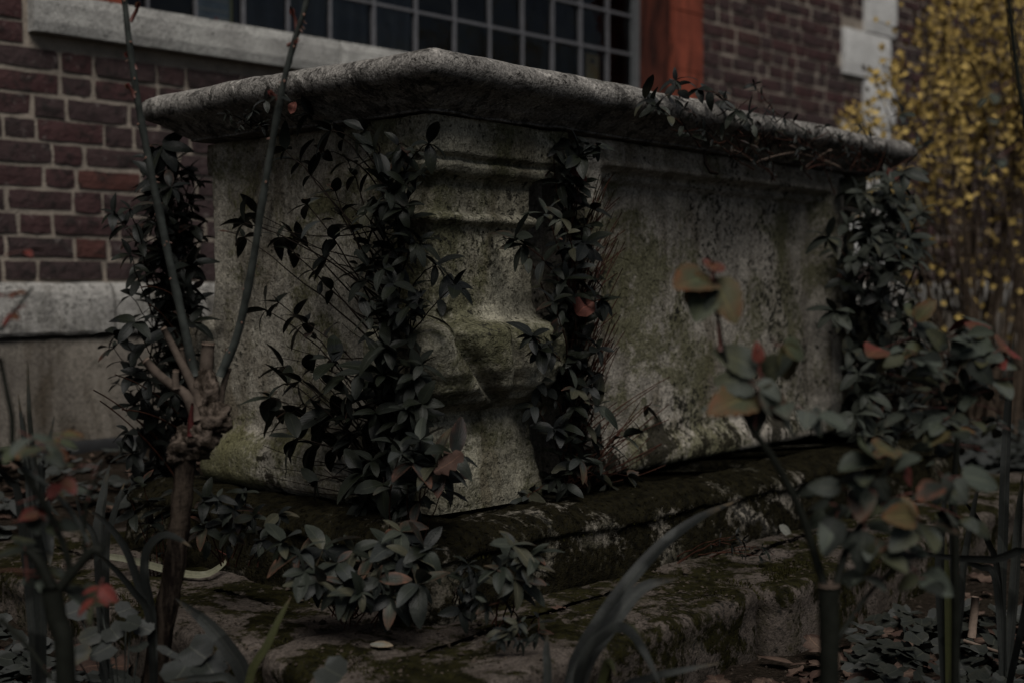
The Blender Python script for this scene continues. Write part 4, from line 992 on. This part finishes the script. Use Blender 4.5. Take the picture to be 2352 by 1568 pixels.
def rose(label, base, canes, clusters, seed, dark='cane_dark', stump=None, group=None, hand=(), cutend=True):
    P = Plant('rose_bush', base, label, 'shrub', group, seed)
    for pts, r0, r1, mat in canes:
        path = spline([at_depth(*q) if len(q) == 3 else q[0] for q in pts], 18); st = P.stem(path, [r0 + (r1 - r0) * i / 18 for i in range(19)], mat, 7, 'cane'); thorns(P, path, 7, .007, st, P.r, 'cane_red')
    if stump:
        pts, r0, r1 = stump; path = spline([q if isinstance(q, Vector) else at_depth(*q) for q in pts], 14); st = P.stem(path, [r0 + (r1 - r0) * i / 14 for i in range(15)], 'cane_dark', 10, 'trunk')
        if cutend: t = (path[-1] - path[-2]).normalized(); mb = MB(); mb.tube([path[-1] - P.b - t * .001, path[-1] - P.b + t * .002], r1 * 1.02, 10); add('cut_end', mb.make('cut_end', MAT['cut']), st)
    for x0, y0, x1, y1, d, kind in hand:
        # single leaflets seen broadside: base and tip on the photograph, the blade tilted towards the light
        a, b = at_depth(x0, y0, d + P.r.uniform(-.02, .02)), at_depth(x1, y1, d + P.r.uniform(-.045, .03)); L = (b - a).length
        st = P.stem([a - (b - a) * .35 + Vector((0, .004, -.004)), a], [.0011, .0008], 'cane_red', 4, 'petiole')
        P.leaf(P.root, P.r.choice(LV[kind]), frame(a, b - a, Vector((P.r.gauss(0, .25), -1, .75 + P.r.gauss(0, .2))), L * 1.12, P.r.uniform(-.25, .25)))
    for x, y, d, size, kinds, n in clusters:
        c = at_depth(x, y, d)
        for k in range(n):
            a = P.r.uniform(0, 6.28); dr = Vector((math.cos(a), math.sin(a) * .7, P.r.uniform(-.3, .5)))
            rose_leaf(P, P.root, c + Vector((P.r.gauss(0, .008), P.r.gauss(0, .01), P.r.gauss(0, .01))), dr, size, kinds, P.r.choice((3, 5)))
    P.end(); return P
d0 = 1.55
b = at_depth(1905, 1568, d0); base = Vector((b.x, b.y, ground_z(b.x, b.y)))
rose('dark cut rose stem in the right foreground with drooping green and red leaves', base,
     [([(1893, 1345, d0), (1875, 1285, d0), (1838, 1170, d0), (1775, 1050, d0), (1728, 985, d0), (1690, 900, d0), (1660, 800, d0), (1645, 700, d0), (1636, 600, d0)], .0062, .0022, 'cane_dark'),
      ([(1655, 805, d0), (1648, 720, d0), (1640, 640, d0), (1638, 600, d0)], .0032, .0018, 'cane_red'),
      ([(1920, 1345, d0), (1945, 1260, d0 + .02), (1990, 1180, d0 + .03), (2030, 1090, d0 + .05), (2060, 1000, d0 + .05)], .0055, .0025, 'cane_dark'),
      ([(1915, 1480, d0), (1990, 1370, d0 + .02), (2060, 1300, d0 + .04)], .004, .002, 'cane_dark'),
      ([(1730, 990, d0), (1745, 900, d0), (1742, 800, d0)], .003, .0015, 'cane_red')],
     [(1735, 900, d0 + .02, .040, ('rose',), 1), (1985, 1080, d0 + .06, .038, ('rose', 'roseturn'), 2), (2070, 1130, d0 + .07, .038, ('rose',), 1), (1950, 1190, d0 + .05, .038, ('rose',), 1), (2080, 1230, d0 + .06, .036, ('rose',), 2), (1900, 1120, d0 + .05, .032, ('rose',), 2), (2020, 1150, d0 + .05, .032, ('rose', 'rose', 'roseturn'), 2), (2040, 1290, d0 + .05, .034, ('rose',), 2), (1940, 1240, d0 + .03, .030, ('rose',), 2), (2130, 1170, d0 + .07, .034, ('rose',), 2), (1770, 930, d0 + .02, .030, ('rose',), 1)],
     91, stump=([base, (1905, 1500, d0), (1903, 1400, d0), (1903, 1342, d0)], .0125, .0135),
     hand=[(x0, y0, x1, y1, d0, k) for x0, y0, x1, y1, k in (
        (1632, 640, 1566, 640, 'roseturn'), (1632, 652, 1588, 705, 'rose'), (1642, 640, 1690, 728, 'roseturn'), (1630, 655, 1604, 722, 'roseturn'), (1638, 622, 1646, 582, 'rosered'), (1625, 632, 1570, 690, 'roseturn'),
        (1740, 852, 1658, 792, 'rose'), (1735, 882, 1660, 862, 'rose'), (1740, 876, 1794, 908, 'rose'), (1750, 862, 1792, 828, 'rose'), (1790, 798, 1832, 872, 'roseturn'), (1800, 792, 1862, 812, 'roseturn'), (1740, 898, 1728, 980, 'rose'), (1745, 893, 1814, 958, 'rose'), (1730, 906, 1648, 932, 'roseturn'), (1790, 943, 1852, 988, 'rose'), (1860, 950, 1914, 992, 'rose'), (1742, 832, 1740, 786, 'rosered'),
        (1998, 1050, 1940, 1060, 'rose'), (1995, 1050, 2006, 998, 'roseturn'), (2020, 1035, 2068, 1008, 'roseturn'), (1995, 1120, 1946, 1104, 'rose'), (1985, 1113, 1973, 1174, 'rose'), (2010, 1098, 2042, 1148, 'rose'), (1905, 1155, 1854, 1160, 'rose'), (1905, 1155, 1927, 1193, 'rose'), (1900, 1165, 1868, 1214, 'rose'), (1920, 1190, 1898, 1264, 'rose'), (1985, 1218, 1974, 1314, 'rose'), (2160, 1110, 2112, 1126, 'rose'), (2165, 1093, 2194, 1156, 'rose'), (2190, 1103, 2232, 1143, 'rose'), (2210, 1093, 2302, 1102, 'rose'), (2100, 1187, 2043, 1180, 'roseturn'), (2100, 1200, 2058, 1254, 'rose'), (2110, 1200, 2154, 1248, 'rose'), (2110, 1328, 2056, 1347, 'rose'), (2120, 1318, 2178, 1353, 'rose'), (2090, 1300, 2043, 1290, 'rose'), (1930, 1120, 1858, 1114, 'rose'), (2075, 1080, 2110, 1110, 'rosered'), (2055, 1070, 2095, 1040, 'rose'))])
d1 = 1.75
b = at_depth(2200, 1450, d1); base = Vector((b.x, b.y, ground_z(b.x, b.y)))
rose('rose at the right edge with red tipped leaves in front of the forsythia', base,
     [([(base,), (2195, 1300, d1), (2190, 1150, d1), (2200, 1000, d1), (2210, 860, d1), (2230, 770, d1)], .0065, .0025, 'cane_dark'), ([(2200, 1000, d1), (2150, 880, d1), (2110, 780, d1), (2095, 690, d1)], .004, .002, 'cane_dark'), ([(2205, 900, d1), (2280, 840, d1), (2320, 800, d1)], .0035, .0018, 'cane_dark')],
     [(2160, 800, d1, .038, ('rose',), 2), (2290, 880, d1, .038, ('rose',), 2), (2230, 930, d1, .038, ('rose',), 2), (2060, 830, d1, .034, ('rose', 'roseturn'), 2), (2150, 990, d1, .038, ('rose', 'roseturn'), 2), (2250, 1030, d1, .036, ('rose',), 2), (2100, 760, d1, .030, ('rose', 'roseturn'), 2), (2200, 790, d1, .032, ('rose', 'rose', 'rosered'), 2), (2310, 830, d1, .034, ('rose', 'roseturn'), 2), (2110, 880, d1, .032, ('rose',), 2), (2180, 940, d1, .034, ('rose',), 2), (2300, 960, d1, .034, ('rose',), 2)],
     92, hand=[(x0, y0, x1, y1, d1, k) for x0, y0, x1, y1, k in ((2105, 737, 2144, 688, 'roseturn'), (2118, 738, 2142, 776, 'rose'), (2100, 730, 2088, 690, 'roseturn'), (2036, 806, 2006, 784, 'rosered'), (2050, 830, 2004, 842, 'roseturn'), (2208, 772, 2268, 754, 'roseturn'), (2262, 770, 2203, 802, 'rose'), (2190, 828, 2200, 884, 'rose'), (2225, 828, 2284, 872, 'rose'), (2240, 815, 2290, 812, 'rose'), (2280, 870, 2326, 900, 'rose'), (2150, 870, 2098, 858, 'rose'), (2200, 860, 2236, 892, 'rose'), (2290, 830, 2338, 838, 'rose'), (2300, 800, 2345, 786, 'rosered'), (2170, 800, 2140, 760, 'rose'), (2160, 850, 2132, 890, 'rose'), (2130, 820, 2090, 800, 'roseturn'), (2250, 760, 2220, 735, 'rosered'))])
d2 = 1.55
b = at_depth(145, 1568, d2); base = Vector((b.x, b.y, ground_z(b.x, b.y)))
rose('blurred dark rose in the bottom left corner with a few scarlet leaves', base,
     [([(130, 1360, d2), (180, 1300, d2), (215, 1262, d2), (232, 1268, d2)], .007, .006, 'cane_dark'), ([(120, 1350, d2), (90, 1290, d2), (60, 1260, d2)], .008, .006, 'cane_dark'), ([(0, 1035, d2), (70, 1085, d2), (130, 1135, d2), (180, 1200, d2), (205, 1250, d2)], .0035, .003, 'cane'), ([(0, 820, d2), (16, 900, d2), (28, 960, d2), (30, 1030, d2), (60, 1090, d2), (110, 1170, d2), (150, 1260, d2), (160, 1320, d2)], .0028, .0045, 'cane_dark'), ([(195, 1290, d2), (195, 1180, d2), (215, 1110, d2), (235, 1060, d2)], .003, .002, 'cane_dark'), ([(0, 760, d2), (45, 700, d2), (75, 660, d2)], .0030, .0015, 'cane'), ([(0, 1420, d2), (60, 1480, d2), (120, 1560, d2)], .004, .003, 'cane_dark')],
     [(190, 1045, d2, .024, ('rosered',), 1), (122, 1158, d2, .024, ('rosered',), 1), (222, 1328, d2, .026, ('rosered', 'roseturn'), 1), (100, 1040, d2, .028, ('roseturn',), 2), (50, 1320, d2, .043, ('rose',), 2), (110, 1330, d2, .040, ('rose',), 2), (30, 1180, d2, .03, ('rose', 'roseturn'), 2), (60, 985, d2, .036, ('rose',), 1), (80, 690, d2, .016, ('rosered',), 1), (5, 690, d2, .016, ('rosered',), 1), (10, 570, d2, .018, ('rosered',), 1), (250, 1060, d2, .02, ('rose',), 1)],
     93, stump=([base, (150, 1520, d2), (130, 1420, d2), (118, 1345, d2)], .0125, .013), cutend=False)
P = Plant('rose_cane', at_depth(2340, 1100, 1.5) * 1.0, 'dark thorny rose cane leaning in at the right edge before the forsythia', 'cane', seed=94)
P.root.location.z = ground_z(P.b.x, P.b.y); P.b = Vector(P.root.location)
path = spline([P.b] + [at_depth(x, y, 1.5) for x, y in ((2420, 900), (2400, 560), (2368, 330), (2346, 230), (2330, 120), (2312, -40))], 24); st = P.stem(path, [.006 - .0025 * i / 24 for i in range(25)], 'cane_dark', 7, 'cane'); thorns(P, path, 20, .007, st, P.r, 'cane_dark')
for x, y in ((2335, 180), (2330, 240), (2345, 330)): rose_leaf(P, P.root, at_depth(x, y, 1.52), Vector((-.6, -.1, -.3)), .022, ('rose',), 3)
P.end()

# ---- strap leaved clumps
def blade(P, pts, wpx, mat='strap', fold=.25, n=16, name='leaf'):
    """pts: (x, y, depth); wpx: width at the widest, in pixels at that depth"""
    path = spline([at_depth(*q) if not isinstance(q, Vector) else q for q in pts], n); v, f, uv = [], [], []
    w = .82 * wpx / F * (pts[-1][2] if not isinstance(pts[-1], Vector) else 2) * .5
    for i, p in enumerate(path):
        t = i / n; tg = (path[min(i + 1, n)] - path[max(i - 1, 0)]).normalized(); view = (EYE - p).normalized()
        sd = tg.cross(view).normalized(); nn = sd.cross(tg).normalized()
        sd = (sd * math.cos(P.tw + .5 * math.sin(t * 2 + P.tw)) + nn * math.sin(P.tw + .5 * math.sin(t * 2 + P.tw))).normalized()
        ww = w * min(1, .7 + t) * (1 - max(0, (t - .45) / .55) ** 2.2) + .0004; nn = sd.cross(tg).normalized()
        for u in (-1, -.5, 0, .5, 1): v.append(p + sd * ww * u + nn * fold * ww * abs(u) - P.b); uv.append((.5 + u * .5, t))
    for i in range(n):
        for k in range(4): a = i * 5 + k; f.append((a, a + 5, a + 6, a + 1))
    o = add(name, mesh(name, v, f, MAT[mat], True, uv), P.root); return o
def clump(label, base, blades, seed, name='strap_leaf_clump'):
    P = Plant(name, base, label, 'plant', seed=seed); 
    for pts, wpx, mat in blades: P.tw = P.r.uniform(-.35, .35); blade(P, pts, wpx, mat)
    return P
def gb(x, y, d): q = at_depth(x, y, d); return Vector((q.x, q.y, ground_z(q.x, q.y) - .01))
g = gb(1310, 1568, 1.78)
clump('arching strap leaf clump in the bottom centre right reaching over the step', g, [
    ([g, (1310, 1570, 1.78), (1390, 1410, 1.80), (1500, 1272, 1.84), (1600, 1192, 1.88), (1700, 1146, 1.92)], 40, 'strap'), ([g, (1330, 1568, 1.77), (1400, 1440, 1.78), (1475, 1350, 1.80), (1560, 1327, 1.80)], 44, 'strap'),
    ([g, (1335, 1540, 1.76), (1395, 1455, 1.74), (1440, 1448, 1.72), (1480, 1500, 1.70), (1530, 1600, 1.68)], 44, 'strap'), ([g, (1350, 1520, 1.8), (1400, 1445, 1.8), (1450, 1440, 1.8), (1480, 1480, 1.8)], 24, 'strap_yellow'),
    ([g + Vector((-.04, 0, 0)), (1258, 1560, 1.80), (1256, 1500, 1.81), (1258, 1452, 1.82)], 24, 'strap'), ([g, (1385, 1560, 1.78), (1400, 1520, 1.78), (1415, 1555, 1.76)], 24, 'strap_yellow'), ([g, (1420, 1600, 1.75), (1480, 1560, 1.74), (1560, 1540, 1.72), (1660, 1520, 1.72)], 22, 'strap')], 101)
g = gb(565, 1590, 1.86)
clump('pair of flat strap leaves forming a v at the bottom left of the step', g, [([g, (562, 1568, 1.86), (525, 1490, 1.86), (470, 1425, 1.87), (402, 1372, 1.88)], 44, 'strap'), ([g, (572, 1568, 1.86), (615, 1480, 1.86), (645, 1415, 1.87), (668, 1370, 1.88)], 24, 'strap_yellow'), ([g, (540, 1575, 1.85), (470, 1556, 1.84), (390, 1562, 1.82)], 24, 'strap')], 102)
g = gb(352, 1440, 1.98)
clump('dark strap leaves with one folded tip beside the pruned rose trunk', g, [([g, (352, 1430, 1.98), (335, 1330, 1.98), (340, 1262, 1.98), (375, 1230, 1.97), (410, 1238, 1.96), (440, 1256, 1.95)], 34, 'strap'), ([g, (348, 1425, 1.98), (322, 1350, 1.98), (290, 1260, 1.98), (240, 1195, 1.99), (195, 1165, 2.0)], 22, 'strap'), ([g, (345, 1430, 1.98), (310, 1360, 1.97), (260, 1300, 1.96), (215, 1265, 1.95)], 22, 'strap')], 103)
g = gb(240, 1270, 2.15)
clump('pale upright pair of broad strap leaves left of the pruned rose', g, [([g, (230, 1255, 2.15), (232, 1190, 2.15), (240, 1130, 2.16), (252, 1065, 2.17)], 40, 'strap'), ([g, (245, 1260, 2.14), (258, 1200, 2.14), (272, 1150, 2.15), (286, 1108, 2.16)], 24, 'strap'), ([g, (225, 1270, 2.1), (190, 1190, 2.1), (170, 1120, 2.1)], 18, 'strap')], 104)
g = gb(85, 1200, 2.0)
clump('spiky grey strap leaf clump standing before the pale wall plinth at left', g, [([g, (85, 1150, 2.0), (78, 1050, 2.0), (68, 940, 2.0), (64, 830, 2.0)], 20, 'strap'), ([g, (75, 1130, 2.0), (58, 1020, 2.0), (42, 905, 2.0)], 18, 'strap'), ([g, (95, 1130, 2.0), (105, 1060, 2.0), (125, 955, 2.0)], 26, 'strap'), ([g, (70, 1150, 2.0), (62, 1050, 2.0), (55, 950, 2.0)], 24, 'strap'), ([g, (95, 1180, 1.95), (110, 1240, 1.93), (115, 1300, 1.9)], 36, 'strap'), ([g, (50, 1180, 1.95), (20, 1100, 1.94), (-20, 1060, 1.9)], 26, 'strap')], 105)
g = gb(2180, 1460, 2.1)
clump('tall straight strap leaves at the right between the rose and ground ivy', g, [([g, (2165, 1430, 2.1), (2160, 1300, 2.1), (2165, 1200, 2.1), (2175, 1110, 2.1)], 30, 'strap'), ([g, (2190, 1430, 2.1), (2195, 1300, 2.1), (2190, 1200, 2.1), (2180, 1120, 2.1)], 34, 'strap'), ([g, (2178, 1440, 2.09), (2176, 1330, 2.09), (2172, 1230, 2.09)], 18, 'strap_yellow'), ([g, (2205, 1420, 2.1), (2215, 1300, 2.12), (2235, 1180, 2.14), (2255, 1080, 2.15)], 26, 'strap')], 106)
g = gb(2310, 1400, 2.2)
clump('dark upright strap leaves at the far right edge with one bent sideways', g, [([g, (2300, 1380, 2.2), (2305, 1200, 2.2), (2310, 1050, 2.2), (2318, 900, 2.2), (2330, 760, 2.2)], 26, 'strap'), ([g, (2330, 1350, 2.2), (2340, 1200, 2.2), (2350, 1080, 2.2)], 28, 'strap'), ([g, (2295, 1330, 2.2), (2270, 1240, 2.2), (2240, 1180, 2.18), (2210, 1145, 2.16)], 22, 'strap'), ([g, (2370, 1290, 2.05), (2280, 1283, 2.05), (2180, 1278, 2.05), (2085, 1262, 2.05)], 24, 'strap'), ([g, (2290, 1340, 2.2), (2250, 1300, 2.22), (2200, 1290, 2.2)], 20, 'strap')], 107)
P = Plant('cut_strap_leaf', on_z(380, 1308, .15), 'single straw yellow fallen strap leaf curving across the step', 'leaf', seed=108); P.tw = 0
blade(P, [on_z(x, y, .152 + z) for x, y, z in ((228, 1274, .03), (300, 1285, .02), (400, 1312, .004), (470, 1319, .004), (512, 1295, .012), (518, 1283, .02))], 26, 'straw', .15)
P = Plant('red_shoot', T(-.22, .40, .14), 'thin bright red curved shoot on the step below the end panel', 'twig', seed=109)
P.stem(spline([on_z(x, y, z) for x, y, z in ((497, 1261, .19), (520, 1273, .175), (560, 1285, .165), (590, 1286, .165), (622, 1280, .17))], 12), .0014, 'cane_red')
for k, (x, y) in enumerate(((485, 1245), (545, 1258), (600, 1255), (470, 1240))): P.leaf(P.root, LV['roseturn'][k], frame(on_z(x, y, .19), Vector((1, .2, 0)), Vector((0, -.5, 1)), .035))

# ---- violets and ground ivy
HV = [heart_mesh('leaf', MAT['ivy'], k) for k in range(5)]
IV = [heart_mesh('leaf', MAT['ivy'], k + 10, 1) for k in range(4)]
def violet(label, base, leaves, seed):
    P = Plant('violet_plant', base, label, 'plant', seed=seed)
    for x, y, d, s in leaves:
        p = at_depth(x, y, d); P.stem(bez(base, (base + p) / 2 + Vector((0, 0, .02)), p, 5), .0012, 'cane')
        P.leaf(P.root, P.r.choice(HV), frame(p, Vector((P.r.uniform(-1, 1), P.r.uniform(-1, -.1), P.r.uniform(-.4, .3))), Vector((P.r.gauss(0, .3), -.6, .9)), s))
g = gb(455, 1545, 1.92)
violet('round leaved violet between the rose trunk and the broad strap leaf', g, [(450, 1495, 1.9, .062), (480, 1530, 1.88, .055), (415, 1545, 1.86, .06), (390, 1500, 1.9, .045), (500, 1510, 1.9, .03)], 111)
violet('single pale kidney shaped leaf on a stalk at the bottom edge', gb(745, 1600, 1.8), [(760, 1540, 1.78, .052)], 112)
violet('cluster of small round leaves on dark soil at the lower left', gb(280, 1500, 1.95), [(260, 1450, 1.95, .04), (300, 1430, 1.95, .035), (240, 1490, 1.93, .05), (330, 1440, 1.97, .035), (210, 1460, 1.95, .04), (180, 1400, 2.0, .045), (290, 1400, 2.0, .04), (170, 1500, 1.9, .05), (230, 1380, 2.02, .05), (320, 1485, 1.95, .03)], 113)
rr = random.Random(77)
def mat_of_leaves(name, label, area, n, s0, s1, meshes, kind_mat, hgt=(.01, .05), tilt=.35):
    mb = MB(); uvs = []
    k = 0
    while k < n:
        p = area(rr)
        if p is None: continue
        k += 1; x, y = p; z = ground_z(x, y) + rr.uniform(*hgt); me = rr.choice(meshes)
        mw = frame(Vector((x, y, z)), Vector((rr.uniform(-1, 1), rr.uniform(-1, 1), rr.uniform(-.3, .2))), Vector((rr.gauss(0, tilt), rr.gauss(-.15, tilt), 1)), rr.uniform(s0, s1))
        b = len(mb.v); mb.v += [mw @ v.co for v in me.vertices]; mb.f += [tuple(b + i for i in q.vertices) for q in me.polygons]
        d = {}
        for l, u in zip(me.loops, me.uv_layers[0].data): d[l.vertex_index] = tuple(u.uv)
        uvs += [d[i] for i in range(len(me.vertices))]
    o = add(name, mesh(name, mb.v, mb.f, kind_mat, True, uvs)); tag(o, label, None, None, 'stuff'); return o
def outside_step(x, y):
    a, b = in_tomb(Vector((x, y, 0))); return not (-.42 < a < 2.5 and -.45 < b < 1.35)
def pix_area(x0, x1, y0, y1, dens=None):
    def f(r):
        q = on_z(r.uniform(x0, x1), r.uniform(y0, y1), .03)
        if q.y > 9 or q.y < 1 or not outside_step(q.x, q.y) or (q - WA).dot(WN) < .12: return None
        return q.x, q.y
    return f
mat_of_leaves('ground_ivy', 'grey green lobed ground ivy covering the soil at the bottom right', pix_area(1950, 2500, 1390, 1680), 420, .030, .052, IV, MAT['ivy'])
mat_of_leaves('ground_cover', 'dense low leaves covering the shaded soil beyond the tomb at right', pix_area(2080, 2600, 830, 1180), 1500, .05, .09, IV, MAT['ivy'], (.02, .14))
mat_of_leaves('leaf_litter', 'brown dead leaves and scraps scattered over the soil', pix_area(-200, 2500, 1010, 1690), 800, .03, .075, [dead1, dead2, palel], MAT['dead'], (.002, .02), .25)
mat_of_leaves('weed_cover', 'dark small weeds over the soil at the lower left', pix_area(-200, 420, 1080, 1690), 520, .03, .06, HV + IV, MAT['ivy'], (.01, .05))
def litter_crumbs():
    r = random.Random(5); mb = MB()
    for k in range(3600):
        x, y = r.uniform(0, 2352), r.uniform(1200, 1568); q = on_z(x, y, .14); a, b = in_tomb(q)
        if not (-.37 < a < 2.4 and YS < b < 1.2): q = on_z(x, y, .0); q.z = ground_z(q.x, q.y)
        elif a > -.06 and b > -.10: continue
        else: q.z = .139
        s = r.uniform(.0008, .0035) * (2 if r.random() < .05 else 1); d = Vector((r.gauss(0, 1), r.gauss(0, 1), r.gauss(0, .2))).normalized(); e = d.cross(Vector((0, 0, 1))).normalized(); n = len(mb.v)
        mb.v += [q + d * s * 1.6, q + e * s, q - d * s * 1.6, q - e * s, q + Vector((0, 0, s))]; mb.f += [(n, n + 1, n + 4), (n + 1, n + 2, n + 4), (n + 2, n + 3, n + 4), (n + 3, n, n + 4)]
    tag(add('crumbs', mb.make('crumbs', MAT['crumb'], False)), 'fine crumbs of soil bark and grit scattered on step and soil', None, None, 'stuff')
MAT['crumb'] = plain('grit', (.06, .048, .038), .95, .0, .8, 25)
litter_crumbs()
for k, (x0, y0, x1, y1, dd, lab) in enumerate(((2280, 1500, 2420, 1560, 2.3, 'pale dry stalk lying on the soil among the ivy at the bottom right'),)):
    pass
a, b = on_z(2320, 1500, .03), on_z(2560, 1575, .03); P = Plant('dry_stalk', on_z(2230, 1475, .02), 'pale dry stalk lying on the soil above the ivy at the bottom right', 'twig', seed=120)
P.stem([on_z(2215, 1470, .03), on_z(2280, 1492, .035), on_z(2370, 1520, .03)], .0035, 'cut')

P = Plant('cut_stalk', on_z(2232, 1462, .01), 'short pale cut stalk standing in the soil beside the straight strap leaves', 'twig', seed=121)
q = on_z(2232, 1462, .01); P.stem([q, q + Vector((.004, 0, .05)), q + Vector((.006, 0, .085))], [.0085, .0082, .008], 'cut', 8)
# ---- forsythia
fb = at_depth(2240, 930, 5.6); FB = Vector((fb.x, fb.y, ground_z(fb.x, fb.y)))
Fo = Plant('forsythia_bush', FB, 'tall forsythia bush full of yellow blossom in front of the brick wall', seed=131, cap=0)
def flower_mesh():
    v, f, uv = [], [], []
    for k in range(4):
        a = k * math.pi / 2; d = Vector((math.cos(a), math.sin(a), .35)); e = Vector((-math.sin(a), math.cos(a), 0)); b = len(v)
        for t, w_ in ((0, .06), (.4, .2), (.8, .17), (1, .03)):
            for u in (-1, 1): v.append(d * t * .55 + e * w_ * u + Vector((0, 0, -.12 * t * t))); uv.append((.5 + .5 * u, t))
        for i in range(3): q = b + i * 2; f.append((q, q + 2, q + 3, q + 1))
    return mesh('flower', v, f, MAT['flower'], True, uv)
FM = flower_mesh(); extra = MB(); euv = []; nfl = 0
fr_ = Fo.r; flowers = []
for k in range(70):
    x, y = fr_.uniform(1950, 2520), fr_.uniform(-260, 400)
    if x < 2090: y = max(y, 215 - (x - 1950) * 1.35) + fr_.uniform(0, 100)
    d = 5.6 + fr_.uniform(-.5, .6); tip = at_depth(x, y, d); base = FB + Vector((fr_.uniform(-.22, .22), fr_.uniform(-.25, .25), 0))
    path = bez(base, base.lerp(tip, .5) + Vector((fr_.uniform(-.22, .22), fr_.uniform(-.2, .2), fr_.uniform(.1, .45))), tip, 16); st = Fo.stem(path, [.008 - .006 * i / 16 for i in range(17)], 'forsythia_bark', 5, 'branch')
    for i in range(5, 17):
        p = path[i]; pj = project(p); n = 9 if pj and pj[1] < 190 else 7 if pj and pj[1] < 330 else 3 if pj and pj[1] < 460 else (fr_.random() < .6)
        n = int(n * fr_.choice((0, .4, 1, 1.9)) + .5)
        for q in range(n): flowers.append((p + Vector((fr_.gauss(0, .035), fr_.gauss(0, .035), fr_.gauss(0, .035))), st))
    for q in range(3):
        i = fr_.randrange(6, 14); p = path[i]; e = p + Vector((fr_.uniform(-.22, .22), fr_.uniform(-.2, .2), fr_.uniform(.05, .3))); s2_ = Fo.stem([p, p.lerp(e, .5) + Vector((0, 0, .02)), e], [.004, .003, .0015], 'forsythia_bark', 4, 'twig')
        for j in range(5):
            pj = project(p.lerp(e, .2 + .2 * j))
            for _ in range(2 if pj and pj[1] < 300 else 1 if pj and pj[1] < 420 else fr_.random() < .3): flowers.append((p.lerp(e, .2 + .2 * j) + Vector((fr_.gauss(0, .02), fr_.gauss(0, .02), fr_.gauss(0, .02))), s2_))
fr_.shuffle(flowers)
def vis(p):
    q = project(p); return bool(q and 0 < q[0] < 2352 and 0 < q[1] < 760)
flowers.sort(key=lambda q: (not vis(q[0]), q[0].y))
for i, (p, st) in enumerate(flowers):
    mw = Matrix.Translation(-FB) @ frame(p, Vector((fr_.gauss(0, 1), fr_.gauss(0, 1), fr_.gauss(0, 1))), Vector((fr_.gauss(0, .6), -.7 + fr_.gauss(0, .5), .3)), fr_.uniform(.022, .036))
    if i < 280: add('flower', FM, st, mw)
    else:
        b = len(extra.v); extra.v += [mw @ v.co for v in FM.vertices]; extra.f += [tuple(b + j for j in q.vertices) for q in FM.polygons]
        dd = {}
        for l, u in zip(FM.loops, FM.uv_layers[0].data): dd[l.vertex_index] = tuple(u.uv)
        euv += [dd[j] for j in range(len(FM.vertices))]
o = add('blossom', mesh('blossom', extra.v, extra.f, MAT['flower'], True, euv), Fo.root); o['kind'] = 'stuff'
